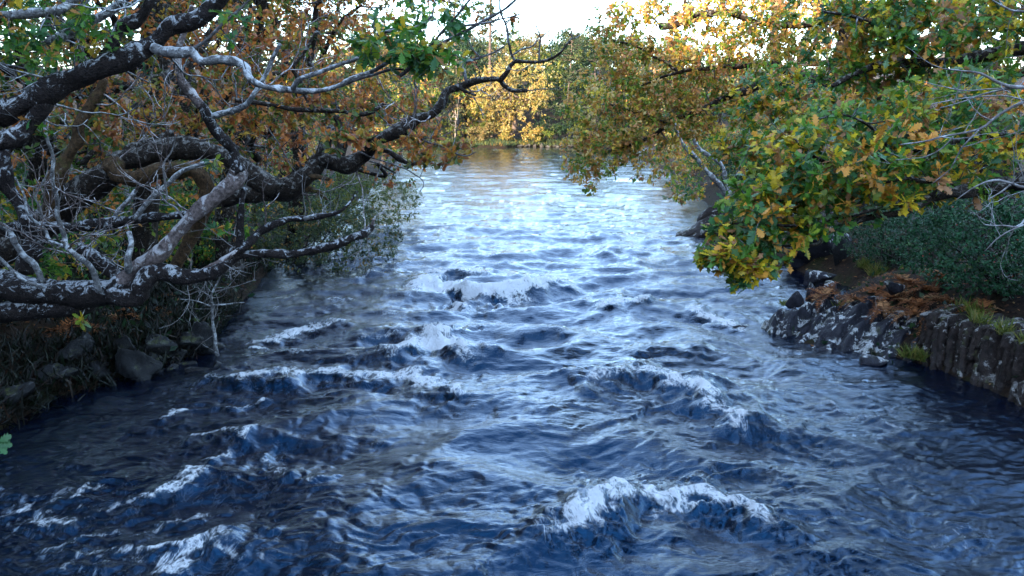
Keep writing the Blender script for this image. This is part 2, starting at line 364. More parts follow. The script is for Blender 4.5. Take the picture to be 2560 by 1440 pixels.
# ------------------------------------------------------------------ the river: a real wave surface with foam
NR, NC = 620, 800
yy = np.linspace(5.0 ** -.5, 122 ** -.5, NR) ** -2.0; tt = np.linspace(-1.0, 1.0, NC)
WY = np.repeat(yy[:, None], NC, 1); WX = tt[None] * (WY * 0.82 + 2.5)
dl = WX - ledge(WY); dr = redge(WY) - WX
edge = np.minimum(dl, dr)
wx = WX + 0.35 * fbm(WX * 0.5, WY * 0.5, 31, 2); wy = WY + 0.35 * fbm(WX * 0.5 + 9, WY * 0.5, 32, 2)
def ridged(x, y, s): return 1 - 2 * np.sqrt(pn(x, y, s) ** 2 + 0.006)
def billow(x, y, s): return 2 * np.sqrt(pn(x, y, s) ** 2 + 0.002) - 0.6
E = (0.50 + 0.50 * sstep(48, 22, WY)) * (0.25 + 0.75 * sstep(-0.2, 2.2, edge))
E = E * (1 - 0.55 * sstep(3.6, 5.4, WX) * sstep(16, 12, WY)) * (1 - 0.5 * sstep(-3.5, -5.5, WX) * sstep(15, 11, WY))
near = sstep(30, 8, WY)
E2 = 0.5 + 0.5 * sstep(48, 22, WY)
# curling warp: eddies bend the finer ripples
cx1 = wx + .30 * fbm(WX * .9, WY * .9, 51, 3) + .10 * pn(WX * 3.1, WY * 3.1, 53); cy1 = wy + .30 * fbm(WX * .9 + 3, WY * .9, 52, 3) + .10 * pn(WX * 3.1 + 8, WY * 3.1, 54)
glass = 1 - 0.5 * np.exp(-(((WX + .9) / 1.9) ** 2 + ((WY - 10.4) / 1.7) ** 2)) - 0.5 * np.exp(-(((WX - 2.1) / 1.0) ** 2 + ((WY - 7.6) / .7) ** 2)) - .4 * np.exp(-(((WX - .6) / 1.6) ** 2 + ((WY - 15.5) / 2.2) ** 2))
H = E * (0.15 * ridged(wx / 3.3, wy / 1.8, 41) + 0.035 * ridged(wx / 1.9 + 7, wy / 1.1, 42))
H += E * glass * (0.050 * ridged(cx1 / 1.25, cy1 / 0.58, 43) * (1 - .6 * near) + .022 * billow(cx1 / 1.15, cy1 / 0.62, 44) * near)
H += (0.4 + 0.6 * E2) * (0.55 + .45 * sstep(0, 2.2, edge)) * glass * (0.028 * ridged(cx1 / 0.55, cy1 / 0.24, 45) * (1 - .7 * near) + 0.019 * billow(cx1 / 0.52, cy1 / 0.27, 46) * near)
H += (0.6 + 0.4 * E2) * glass * 0.015 * billow(cx1 / 0.30, cy1 / 0.16, 47) * sstep(40, 18, WY)
H += 0.007 * glass * billow(cx1 / 0.16, cy1 / 0.10, 48) * sstep(18, 9, WY)
mid = H.copy()
FO = np.zeros_like(H); LZ = np.zeros_like(H)
# crest lines: pixels of the crest, height, front width (towards the bridge), back width, foam, foam trail behind
CR = [
 ([(1310,1400),(1380,1370),(1470,1320),(1560,1275),(1650,1255),(1740,1270),(1850,1310),(1980,1370),(2060,1410)], .30,.30,.45,.85,.28),
 ([(1440,1000),(1520,965),(1600,955),(1690,975),(1760,1020),(1820,1070),(1890,1150)], .28,.42,.7,.75,.30),
 ([(400,985),(520,975),(640,970),(760,945),(900,950),(1010,945),(1060,975),(1130,1000),(1230,1020)], .22,.34,.6,.85,.42),
 ([(950,915),(1030,890),(1090,855),(1140,880),(1180,920)], .34,.35,.5,1.35,.5),
 ([(1040,745),(1090,720),(1150,735),(1240,750),(1330,740),(1430,715)], .34,.40,.7,1.7,.85),
 ([(1040,748),(1100,728),(1180,742),(1260,752),(1330,742)], .03,.75,.8,2.0,.8),
 ([(1120,775),(1180,768)], .03,.6,.6,1.6,.5),
 ([(1060,890),(1095,870),(1130,890)], .03,.5,.6,1.6,.5),
 ([(1620,1275),(1660,1285),(1700,1272)], .03,.35,.3,1.5,.3),
 ([(1080,700),(1140,690),(1200,705)], .2,.3,.6,1.4,.75),
 ([(1120,775),(1190,768),(1260,778)], .24,.3,.5,.5,.4),
 ([(1480,790),(1550,768),(1620,785)], .26,.35,.55,1.1,.4),
 ([(1690,775),(1760,800),(1830,820),(1890,840)], .12,.25,.45,1.05,.3),
 ([(1480,650),(1560,635),(1620,645)], .18,.4,.7,.15,.4),
 ([(1420,605),(1500,598),(1560,606)], .14,.4,.7,.45,.5),
 ([(1320,500),(1380,492),(1430,502)], .18,.5,.9,.5,.6),
 ([(1110,585),(1160,575),(1210,582)], .12,.4,.7,.1,.5),
 ([(600,870),(700,845),(800,828),(900,822)], .12,.3,.5,1.0,.4),
 ([(620,880),(670,872)], .08,.2,.3,.9,.25),
 ([(820,710),(900,700),(960,690)], .08,.3,.5,.5,.4),
 ([(960,680),(1010,690),(1060,700)], .10,.3,.5,.5,.4),
 ([(450,1110),(560,1110),(680,1105)], .12,.25,.5,.55,.25),
 ([(620,1190),(660,1155),(700,1185),(715,1240)], .14,.25,.35,.62,.2),
 ([(740,1225),(790,1215),(830,1225)], .08,.15,.3,.6,.15),
 ([(-40,1330),(120,1305),(250,1290),(380,1255),(480,1215),(600,1180)], .12,.26,.4,.60,.18),
 ([(-40,1405),(160,1385),(330,1345),(460,1305),(560,1275)], .08,.22,.35,.52,.18),
 ([(80,1450),(260,1415),(400,1388),(560,1370),(660,1385)], .10,.22,.35,.60,.2),
 ([(300,1450),(430,1425),(560,1410),(700,1425)], .08,.22,.35,.55,.18),
 ([(520,1390),(580,1350),(640,1330)], .06,.2,.3,.5,.15),
 ([(-40,1290),(100,1265),(230,1245),(340,1235)], .05,.15,.3,.42,.12),
 ([(330,1180),(470,1165),(600,1140)], .06,.18,.3,.42,.14),
 ([(1530,900),(1640,890),(1760,900)], .16,.4,.7,.15,.4),
 ([(700,1000),(560,1020),(430,1050),(340,1080)], .05,.12,.2,.5,.12),
 ([(2030,1000),(2120,1030),(2220,1070),(2300,1110)], .04,.12,.2,.45,.12),
 ([(1960,1110),(2060,1150),(2180,1200),(2300,1230)], .04,.12,.2,.36,.12),
 ([(2250,1350),(2330,1356),(2400,1352),(2490,1338)], .05,.15,.25,.5,.14),
 ([(2030,870),(2100,880)], .03,.1,.15,.5,.1),
 ([(1890,850),(1960,880),(2060,895)], .04,.15,.2,.55,.15),
 ([(1740,1240),(1860,1190),(1890,1150)], .06,.2,.3,.42,.2),
 ([(800,1130),(900,1110),(960,1125)], .08,.25,.5,.35,.2),
 ([(640,780),(760,790),(880,770)], .06,.2,.4,.4,.25),
 ([(880,870),(960,850),(1040,845)], .08,.25,.5,.45,.3),
 ([(1250,860),(1350,840),(1440,850)], .08,.25,.5,.3,.25),
]
for k, (pl, hh, wf, wb, fo, ft) in enumerate(CR):
    pts = R3([G(*q)[:2] for q in pl])
    lo = pts.min(0) - 3.2; hi = pts.max(0) + 3.2
    r0, r1 = np.searchsorted(yy, [lo[1], hi[1]])
    sub = (slice(r0, r1), slice(None)); X = WX[sub]; Y = WY[sub]
    Xw = X + 0.45 * fbm(X * 1.5, Y * 1.5, 60 + k, 4); Yw = Y + 0.50 * fbm(X * 1.5 + 5, Y * 1.5, 80 + k, 4, .6)
    best = np.full(X.shape, 1e9); S = np.zeros(X.shape); DY = np.zeros(X.shape)
    seg = np.linalg.norm(np.diff(pts, axis=0), axis=1); cum = np.concatenate([[0], np.cumsum(seg)])
    for i in range(len(seg)):
        a, b = pts[i], pts[i + 1]; ab = b - a
        t = np.clip(((Xw - a[0]) * ab[0] + (Yw - a[1]) * ab[1]) / (ab @ ab), 0, 1)
        ex = Xw - a[0] - t * ab[0]; ey = Yw - a[1] - t * ab[1]; d = np.hypot(ex, ey)
        nb = d < best; best = np.where(nb, d, best); S = np.where(nb, (cum[i] + t * seg[i]) / cum[-1], S)
        nrm = np.array((-ab[1], ab[0])); nrm = nrm if nrm[1] > 0 else -nrm
        DY = np.where(nb, np.where(ex * nrm[0] + ey * nrm[1] >= 0, 1.0, -1.0), DY)
    tp = sstep(0, .22, S) * sstep(1, .78, S) * 0.85 + 0.15
    tp = tp * (0.8 + 0.9 * fbm(X * 1.4 + k, Y * .7, 90, 3))
    fr = np.exp(-(best / wf) ** 2) - 0.42 * np.exp(-((best - 2.0 * wf) / (1.4 * wf)) ** 2)
    prof = np.where(DY < 0, fr, np.exp(-(best / wb) ** 2))
    H[sub] += hh * .78 * tp * prof
    fw = np.where(DY < 0, np.exp(-(best / (wf * 0.55)) ** 2), np.exp(-(best / (ft * .8)) ** 2))
    LZ[sub] = np.maximum(LZ[sub], min(fo, 1) * np.exp(-(best / (1.6 * ft + .45)) ** 2) * (.3 + .7 * sstep(0, .12, S) * sstep(1, .88, S)))
    FO[sub] = np.maximum(FO[sub], fo * np.clip(tp, 0, 1.2) * fw)
# broken water in the rapid
LZ = np.maximum(LZ, .8 * np.exp(-((WX + 3.4) / 1.9) ** 2 - ((WY - 8.2) / 1.6) ** 2)); LZ = np.maximum(LZ, .6 * np.exp(-((WX + 2.4) / 2.0) ** 2 - ((WY - 16.5) / 3.0) ** 2)); LZ = np.maximum(LZ, .45 * np.exp(-((WX - 3.6) / 1.6) ** 2 - ((WY - 11) / 2.2) ** 2))
turb = np.exp(-((WX + 2.2) / 3.2) ** 2) * sstep(12, 15, WY) * sstep(30, 20, WY)
capm = sstep(0.06, 0.20, mid) * sstep(0.0, 0.35, fbm(WX * 0.6, WY * 0.7, 70, 3))
FO = np.maximum(FO, capm * (0.22 + 0.30 * turb) * sstep(45, 25, WY))
FO = np.maximum(FO, 0.26 * turb * sstep(0.05, 0.4, fbm(WX * 0.9, WY * 1.1, 71, 4)))
strk = sstep(0.12, 0.42, fbm(WX * 1.6, WY * 0.55, 72, 4)) * sstep(16, 9, WY)
FO = np.maximum(FO, 0.16 * strk)
H += np.clip(FO, 0, 1) * 0.05 * fbm(WX * 5, WY * 5, 73, 3)
keep = (edge > -0.8) & (WY < FAR_Y + 4)
vi = np.arange(NR * NC).reshape(NR, NC)
kq = keep[:-1, :-1] & keep[1:, 1:] & keep[1:, :-1] & keep[:-1, 1:]
Q = np.stack([vi[:-1, :-1], vi[:-1, 1:], vi[1:, 1:], vi[1:, :-1]], -1)[kq]
used, inv = np.unique(Q, return_inverse=True)
WV = np.stack([WX, WY, H], -1).reshape(-1, 3)[used]
tag(mk('river_water', WV, inv.reshape(-1, 4), M['water'], attrs={'foam': FO.reshape(-1)[used], 'lace': LZ.reshape(-1)[used]}), kind='structure')

# ------------------------------------------------------------------ leaves
def leaf_tpl(st, fold=0.22, curl=0.18, sweep=0.0):
    """a lobed leaf as a strip of quads on both sides of the midrib; axis +x, normal +z, length 1"""
    V = []; F4 = []; F3 = []
    for t, w in st:
        z = -curl * t * t
        V += [(t, 0, z), (t + sweep * w, w, z + fold * w), (t + sweep * w, -w, z + fold * w)]
    for i in range(len(st) - 1):
        a = 3 * i; b = a + 3
        F4 += [(a, b, b + 1, a + 1), (a + 2, b + 2, b, a)]
    return np.array(V, float), np.array(F4, np.int32)
OAK = [(0, .01), (.13, .025), (.21, .12), (.29, .065), (.38, .21), (.46, .10), (.56, .28), (.64, .13), (.74, .26), (.82, .12), (.92, .13), (1.0, .015)]
LITE = [(0, .012), (.24, .14), (.33, .07), (.46, .24), (.54, .11), (.70, .28), (.80, .12), (1.0, .015)]
def lite_tpl(st, curl, twist):
    V = [(t, sg * w, -curl * t * t + sg * w * twist * t) for t, w in st for sg in (1, -1)]
    return np.array(V, float), np.array([(2 * i, 2 * i + 1, 2 * i + 3, 2 * i + 2) for i in range(len(st) - 1)], np.int32)
TPL = {
 'lite': [lite_tpl(LITE, .15, .5), lite_tpl([(t, w * 1.1) for t, w in LITE], .32, -.6), lite_tpl([(t, w * .8) for t, w in LITE], -.1, .9)],
 'oak': [leaf_tpl(OAK, 0.25, 0.15, .25), leaf_tpl([(t, w * 1.15) for t, w in OAK], -0.15, 0.32, .2), leaf_tpl([(t, w * .85) for t, w in OAK], 0.6, -0.12, .3)],
 'mid': [(np.array([(0, 0, 0), (.3, .14, .02), (.3, -.14, .02), (.68, .26, -.02), (.68, -.26, -.02), (1, 0, -.12)], float),
          [np.array([(1, 2, 4, 3)], np.int32), np.array([(0, 2, 1), (3, 4, 5)], np.int32)])],
 'quad': [(np.array([(0, 0, 0), (.45, .3, .05), (1, 0, -.1), (.5, -.3, .02)], float), np.array([(0, 3, 2, 1)], np.int32))],
 'needle': [(np.array([(0, .04, 0), (0, -.04, 0), (.55, -.035, .06), (.55, .035, .06), (1, 0, -.06)], float), [np.array([(0, 1, 2, 3)], np.int32), np.array([(3, 2, 4)], np.int32)]),
            (np.array([(0, .04, 0), (0, -.04, 0), (.55, -.035, -.10), (.55, .035, -.10), (1, 0, -.38)], float), [np.array([(0, 1, 2, 3)], np.int32), np.array([(3, 2, 4)], np.int32)])],
 'pinna': [(np.array([(0, 0, 0), (.35, .13, .03), (1, 0, -.1), (.35, -.13, .03)], float), np.array([(0, 3, 2, 1)], np.int32))],
}
def frames(ax, nm):
    ax = ax / (np.linalg.norm(ax, axis=1)[:, None] + 1e-9)
    sd_ = np.cross(nm, ax); sd_ /= np.linalg.norm(sd_, axis=1)[:, None] + 1e-9
    return ax, sd_, np.cross(ax, sd_)
def leaf_mesh(bag, pos, ax, nm, size, col, kind):
    X, Y, Z = frames(ax, nm); T = TPL[kind]; w = rng.integers(0, len(T), len(pos))
    for k, (tv, tf) in enumerate(T):
        m = w == k; n = int(m.sum())
        if not n: continue
        s = size[m][:, None, None]
        V = pos[m][:, None] + s * (tv[None, :, :1] * X[m][:, None] + tv[None, :, 1:2] * Y[m][:, None] + tv[None, :, 2:] * Z[m][:, None])
        off = (np.arange(n) * len(tv))[:, None, None]
        Fs = [(f[None] + off).reshape(-1, f.shape[1]) for f in (tf if isinstance(tf, list) else [tf])]
        bag.add(V.reshape(-1, 3), Fs, np.repeat(col[m], len(tv), 0))
def unit(n):
    v = rng.normal(size=(n, 3)); return v / np.linalg.norm(v, axis=1)[:, None]

PAL = {   # (weight, colour); base colours of the leaves themselves
 'autumn': [(5.4, (.085, .205, .024)), (3.4, (.042, .140, .046)), (3, (.20, .26, .026)), (3.3, (.60, .43, .026)), (2.8, (.58, .26, .040)), (1.8, (.36, .17, .07)), (1.6, (.15, .25, .12))],
 'bronze': [(3.4, (.20, .26, .025)), (2.6, (.09, .19, .025)), (3, (.56, .40, .05)), (3.2, (.62, .32, .07)), (2.2, (.56, .24, .09)), (2, (.66, .48, .19))],
 'green': [(5, (.078, .205, .022)), (4, (.040, .140, .040)), (2, (.20, .29, .028)), (1.4, (.54, .37, .03)), (.9, (.44, .19, .05))],
 'rust': [(3, (.07, .115, .020)), (2.4, (.15, .15, .022)), (2.4, (.42, .25, .03)), (4.4, (.50, .17, .035)), (3.4, (.32, .105, .035))],
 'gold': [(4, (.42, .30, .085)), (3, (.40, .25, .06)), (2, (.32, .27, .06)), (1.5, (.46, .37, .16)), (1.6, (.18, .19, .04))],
 'cream':   [(3, (.27, .20, .085)), (2, (.19, .16, .055)), (2, (.24, .15, .055)), (1, (.12, .12, .04))],
 'lime':    [(4, (.12, .15, .025)), (3, (.08, .12, .02)), (2, (.20, .18, .03))],
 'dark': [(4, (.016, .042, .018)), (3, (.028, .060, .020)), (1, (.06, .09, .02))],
 'pine':    [(4, (.065, .09, .04)), (3, (.04, .065, .033)), (2, (.11, .115, .045))],
 'holly': [(5, (.012, .056, .022)), (3, (.022, .080, .030)), (1, (.05, .11, .035))],
 'willow':  [(5, (.045, .075, .035)), (3, (.07, .10, .035)), (2, (.16, .16, .03)), (.6, (.30, .16, .03))],
 'red':     [(4, (.32, .055, .03)), (3, (.26, .09, .03)), (2, (.12, .10, .03))],
 'heath': [(5, (.007, .012, .005)), (3, (.011, .010, .006)), (1.5, (.026, .013, .008))],  # heather darkened in colour to carry the left bank's shade
 'fern':    [(4, (.30, .115, .045)), (3, (.22, .09, .045)), (2, (.38, .19, .09)), (1, (.12, .05, .03))],
 'grass':   [(4, (.16, .19, .03)), (3, (.10, .13, .025)), (2, (.26, .22, .06))],
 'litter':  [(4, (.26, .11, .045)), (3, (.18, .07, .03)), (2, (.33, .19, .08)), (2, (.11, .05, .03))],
}
def pick(pal, n, lean=None):
    ws = np.array([w for w, _ in PAL[pal]]); cs = np.array([c for _, c in PAL[pal]])
    i = rng.choice(len(ws), n, p=ws / ws.sum()) if lean is None else np.array([rng.choice(len(ws), p=l / l.sum()) for l in lean])
    return i, cs[i]
LEAF_MESH = {}
def leaf_obj(parent, pos, ax, nm, size, pal, ci):
    v = int(rng.integers(0, 2)); sh = int(rng.integers(0, 3)); key = (pal, int(ci), v, sh)
    if key not in LEAF_MESH:
        tv, tf = TPL['oak'][sh]; c = np.array(PAL[pal][ci][1]) * (0.85, 1.2)[v]
        LEAF_MESH[key] = mesh_np('leaf', tv, tf, M['leaf'], True, np.tile(c, (len(tv), 1)))
    X, Y, Z = frames(ax[None], nm[None])
    m = Matrix(((X[0][0], Y[0][0], Z[0][0]), (X[0][1], Y[0][1], Z[0][1]), (X[0][2], Y[0][2], Z[0][2]))).to_4x4()
    o = bpy.data.objects.new('leaf', LEAF_MESH[key]); COL.objects.link(o); o.parent = parent
    o.matrix_local = Matrix.Translation(Vector(pos - R3(parent.location))) @ m @ Matrix.Scale(float(size), 4)
    return o
def screen(p):
    """pixel position of points (n,3)"""
    d = p - np.array((0, 0, CAM_H)); f = d[:, 1] * cp - d[:, 2] * sp; up = d[:, 1] * sp + d[:, 2] * cp
    f = np.maximum(f, 0.05); return 1280 + F_PX * d[:, 0] / f, 720 - F_PX * up / f, f

# ------------------------------------------------------------------ branching
class Skel:
    def __init__(s): s.p = np.zeros((0, 3)); s.r = np.zeros(0)
    def add(s, p, r): s.p = np.vstack([s.p, p]); s.r = np.concatenate([s.r, r])
def grow(sk, targets, bag, r0=0.012, r1=0.0035, sides=4, wob=0.12, frac=0.14, thick=2.6, sag=0.0, seg=4):
    """join every target to the nearest point of the skeleton with a crooked twig; returns twig end directions"""
    n = len(targets); dirs = np.zeros((n, 3)); order = rng.permutation(n); k = int(n * frac)
    d0 = np.array([np.min(np.sum((sk.p - t) ** 2, 1)) for t in targets]) if n else np.zeros(0)
    order = np.concatenate([order[:k][np.argsort(d0[order[:k]])], order[k:][np.argsort(d0[order[k:]])]]).astype(int)
    for c, i in enumerate(order):
        t = targets[i]; big = c < k
        d = np.sum((sk.p - t) ** 2, 1); j = int(np.argmin(d)); a = sk.p[j]; L = math.sqrt(d[j]) + 1e-6
        m = max(min(3, seg), min(9 if sides > 3 else 5 if big else seg, int(L / (0.16 if big else 0.11)) + 2)); s = np.linspace(0, 1, m)[:, None]
        off = np.cumsum(rng.normal(size=(m, 3)), 0); off -= s * off[-1]
        pts = a + (t - a) * s + off * (wob * L / m) + np.array((0, 0, 1.0)) * (sag * L * np.sin(s * math.pi))
        ra = min(sk.r[j] * 0.75, r0 * (thick if big else 1.0)); rr = ra + (min(r1 * (1.8 if big else 1), ra) - ra) * s[:, 0]
        V, Fs = tube(pts, rr, sides, cap=False); bag.add(V, Fs)
        sk.add(pts[1:], rr[1:]); e = pts[-1] - pts[-2]; dirs[i] = e / (np.linalg.norm(e) + 1e-9)
    return dirs
def bare(sk, bag, n, length, r, spread=0.8, up=0.3, sel=None, depth=2, sides=4):
    """n crooked leafless twigs with side twigs, starting on the skeleton"""
    src = np.arange(len(sk.p)) if sel is None else sel
    for _ in range(n):
        j = int(rng.choice(src)); stack = [(sk.p[j], unit(1)[0] + np.array((0, 0, up)), length * rng.uniform(.5, 1.2), min(r, sk.r[j] * .7), depth)]
        while stack:
            p, d, L, rr, dep = stack.pop(); d = d / np.linalg.norm(d); m = max(4, int(L / .07)); m = min(m, 12)
            q = [p]
            for s in range(m):
                d = d + unit(1)[0] * 0.28 + np.array((0, 0, 0.05)); d /= np.linalg.norm(d); q.append(q[-1] + d * L / m)
                if dep > 0 and s > 0 and rng.random() < .38: stack.append((q[-1], d + unit(1)[0] * spread, L * rng.uniform(.3, .6), rr * .6, dep - 1))
            q = R3(q); V, Fs = tube(q, np.linspace(rr, rr * .35, len(q)), sides, cap=False); bag.add(V, Fs)
def blob_pts(cx, cy, rx, ry, D, Dr, n, gap=0.0, seed=0):
    c = P(cx, cy, D); s = D / F_PX
    v = unit(n * 3) * (rng.random(n * 3) ** (1 / 2.6))[:, None]
    p = c + v * np.array((rx * s, Dr, ry * s))
    if gap:
        fq = 2.4 / max(.4, min(rx * s, ry * s)); w = np.array([mnoise.noise(Vector(q * fq) + Vector((seed, 0, 0))) for q in p]); p = p[w > (gap - 0.5) * 0.6]
    return p[:n]
def leaves_on(tips, dirs, per, size, pal, spread=1.0, droop=0.1, back=0.12, clump_tint=0.72, up=0.9):
    """rosettes of leaves at twig tips; neighbours in a rosette tend to one tint"""
    n = len(tips); cnt = rng.integers(max(1, int(per * .6)), int(per * 1.4) + 1, n); k = np.repeat(np.arange(n), cnt); m = len(k)
    ax = dirs[k] * 0.55 + unit(m) * spread + np.array((0, 0, -droop)); ax /= np.linalg.norm(ax, axis=1)[:, None]
    pos = tips[k] - dirs[k] * (rng.random(m) * back)[:, None]
    nm = unit(m) * .65 + np.array((0, -.25, up))
    ws = np.array([w for w, _ in PAL[pal]]); nw = len(ws); own = rng.choice(nw, n, p=ws / ws.sum()); rnd = rng.choice(nw, m, p=ws / ws.sum())
    ci = np.where(rng.random(m) < clump_tint, own[k], rnd)
    col = np.array([c for _, c in PAL[pal]])[ci] * rng.uniform(.75, 1.3, m)[:, None]
    return dict(pos=pos, ax=ax, nm=nm, size=size * rng.uniform(.6, 1.2, m), ci=ci, col=col, pal=pal)
def set_leaves(parent, Ls, kind='oak', single=300, mat='leaf', name='crown'):
    pos = np.concatenate([L['pos'] for L in Ls]); ax = np.concatenate([L['ax'] for L in Ls]); nm = np.concatenate([L['nm'] for L in Ls])
    size = np.concatenate([L['size'] for L in Ls]); col = np.concatenate([L['col'] for L in Ls]); ci = np.concatenate([L['ci'] for L in Ls])
    pal = np.concatenate([np.full(len(L['pos']), i) for i, L in enumerate(Ls)])
    one = np.zeros(len(pos), bool)
    if single:
        sx, sy, f = screen(pos); pxs = size * F_PX / f
        ok = (sx > 5) & (sx < 2555) & (sy > 5) & (sy < 1435) & (pxs > 10)
        idx = np.argsort(-np.where(ok, pxs, 0))[:single]; one[idx[ok[idx]]] = True
        for i in np.nonzero(one)[0]: leaf_obj(parent, pos[i], ax[i], nm[i], size[i], Ls[pal[i]]['pal'], ci[i])
    kind = 'lite' if kind == 'oak' else kind
    bag = Bag(); k = ~one
    if kind == 'lite':
        sx, sy, f = screen(pos); out = (sx < -60) | (sx > 2620) | (sy < -60) | (size * F_PX / f < 15); k2 = k & out; k = k & ~out
        leaf_mesh(bag, pos[k2], ax[k2], nm[k2], size[k2], col[k2], 'mid')
    leaf_mesh(bag, pos[k], ax[k], nm[k], size[k], col[k], kind)
    return bag.mk(name, M[mat], parent, 'stuff')
def curve(pts, D0, D1, w0, w1, step=0.05, wob=0.0, seed=0):
    n = len(pts); u = np.linspace(0, 1, n)
    if np.ndim(w0): w = R3(w0)
    else: w = w0 + (w1 - w0) * u
    D = D0 + (D1 - D0) * u
    p = R3([P(x, y, d) for (x, y), d in zip(pts, D)])
    if wob: p[1:-1, 1] += rng.normal(size=n - 2) * wob
    r = w / 2 * D / F_PX
    return crom(p, r, max(step, float(r.mean()) * 0.45))
def traced(name, label, cat, base, curves, group=None):
    """a tree whose limbs follow the photograph; curves: (part, material, pixels, depth0, depth1, width0, width1)"""
    t = thing(name, label, cat, base, group); sk = Skel(); tw = Bag()
    for k, (part, mat, pts, D0, D1, w0, w1) in enumerate(curves):
        p, r = curve(pts, D0, D1, w0, w1, 0.05, 0.04 if len(pts) > 3 else 0)
        q_ = p * (1 / (r.max() * 7 + .12)); off_ = np.stack([[mnoise.noise(Vector(v) + Vector((9. * c_, k * 3., 0))) for v in q_] for c_ in range(3)], -1)
        ends = np.minimum(np.arange(len(p)), np.arange(len(p))[::-1])[:, None] / 4.0
        p = p + off_ * (r.max() * .75 + .008) * np.clip(ends, 0, 1)
        sides = 14 if r.max() > .09 else 10 if r.max() > .03 else 6
        V, Fs = tube(p, r, sides, 0.36 if r.max() > .05 else 0.2, k * 7)
        if part == 'twig': tw.add(V, Fs)
        else: mk(part, V, Fs, M[mat], t)
        sk.add(p, r)
    return t, sk, tw

# ------------------------------------------------------------------ generic trees
def oak(name, label, base, h, rad, pal, lean=(0, 0), n_t=420, per=9, size=0.11, kind='mid', bark='bark_oak', twig='twig', cat='tree', group=None,
        trunk_r=None, low=0.28, single=0, mat='leaf', lumps=14, sk_lim=7, flat=0.75, crown_z=None):
    b = R3(base); t = thing(name, label, cat, b, group); tr = trunk_r or h * 0.022
    top = b + np.array((lean[0] * h, lean[1] * h, h * .62)); sk = Skel()
    pts = [b + np.array((0, 0, -0.3)), b + (top - b) * .33 + rng.normal(size=3) * h * .02, b + (top - b) * .66 + rng.normal(size=3) * h * .025, top]
    p, r = crom(R3(pts), R3([tr * 1.35, tr, tr * .75, tr * .4]), .3); V, Fs = tube(p, r, 9, .18, int(rng.integers(99))); mk('trunk', V, Fs, M[bark], t); sk.add(p, r)
    cz = crown_z or .64
    cc = b + np.array((lean[0] * h * .9, lean[1] * h * .9, h * cz)); rz = h * (1 - cz)
    lc = cc + unit(lumps) * (rng.random(lumps) ** .4)[:, None] * np.array((rad, rad, rz * .95))
    lb = Bag()
    for i in range(sk_lim):
        g = lc[i % lumps]; j = int(len(p) * rng.uniform(.45, .95)); a = p[j]; q = []
        for s in np.linspace(0, 1, 7): q.append(a + (g - a) * s + (rng.normal(size=3) * h * .022 if 0 < s < 1 else 0) + np.array((0, 0, -h * .03 * math.sin(s * 3.1))))
        q, rr = crom(R3(q), np.linspace(tr * .5, tr * .14, 7), .25); V, Fs = tube(q, rr, 6, .15, i); mk('limb', V, Fs, M[bark], t); sk.add(q, rr)
    w = rng.integers(0, lumps, n_t); T = lc[w] + rng.normal(size=(n_t, 3)) * np.array((rad, rad, rz)) * np.array((.26, .26, .20)) * flat
    T[:, 2] = np.maximum(T[:, 2], b[2] + h * low * rng.uniform(.6, 1.2, n_t))
    tw = Bag(); dirs = grow(sk, T, tw, tr * .14, tr * .035, 3, .15, .14, 2.2, seg=2 if size > .17 and per else 4)
    tw.mk('twigs', M[twig], t, 'stuff')
    if per: set_leaves(t, [leaves_on(T, dirs, per, size, pal, 1.1, .1, size * 3)], kind, single, mat)
    return t
def gpt(x, y): return np.array((x, y, float(gz(x, y))))
def gpx(px, D): 
    x = (px - 1280) / F_PX * D * 1.0
    return gpt(x, D)

# ------------------------------------------------------------------ left bank: the traced oaks over the water
TW, LI, TK = 'twig', 'limb', 'trunk'
a_t, a_sk, a_tw = traced('oak_tree', 'lichen-spotted grey oak whose thick limb slants across the upper left corner', 'tree', gpt(-9.6, 7.4), [
 (TK, 'bark', [(-760,900),(-560,640),(-330,440),(-150,350),(0,287)], 8.0, 8.4, 120, 52),
 (LI, 'bark', [(-6,289),(108,238),(202,188),(274,155),(325,134),(383,105),(426,61),(480,47),(524,14),(549,-11),(640,-120)], 8.4, 8.6, 56, 34),
 (LI, 'bark', [(270,156),(267,137),(289,105),(300,69),(343,47),(383,14),(397,-7),(430,-60)], 8.5, 8.7, 34, 26),
 (LI, 'bark_grey', [(-120,60),(0,51),(83,36),(155,25),(173,7),(202,-7),(260,-50)], 8.2, 8.4, 24, 17),
 (LI, 'bark_grey', [(120,110),(202,65),(249,43),(289,18),(336,-4),(400,-50)], 8.8, 9.0, 22, 18),
 (LI, 'bark', [(-90,352),(0,347),(54,336),(87,296),(108,250)], 8.3, 8.4, 50, 40),
 (LI, 'bark_grey', [(383,120),(444,135),(480,134),(506,159),(563,159),(614,168),(628,195),(657,217),(733,225),(830,222),(889,194),(928,179),(974,155),(1000,130)], 8.5, 8.4, 24, 9),
 (LI, 'bark_grey', [(733,222),(749,198),(795,179),(850,163),(897,144),(928,120),(939,93),(998,74),(1044,62),(1080,40)], 8.45, 8.2, 13, 6),
 (TW, 'twig', [(830,222),(890,200),(966,175),(1044,171),(1100,165)], 8.4, 8.3, 9, 4),
 (TW, 'twig', [(440,132),(500,110),(560,60),(600,20),(640,-20)], 8.5, 8.6, 9, 5),
 (TW, 'twig', [(1000,190),(1090,120),(1180,70),(1240,35),(1300,-10)], 8.2, 8.0, 9, 5),
 (TW, 'twig', [(1150,65),(1190,62),(1250,50),(1300,35)], 8.1, 8.0, 6, 3),
 (TW, 'twig', [(1000,130),(1060,125),(1110,75),(1150,30),(1190,-20)], 8.3, 8.1, 8, 5),
])
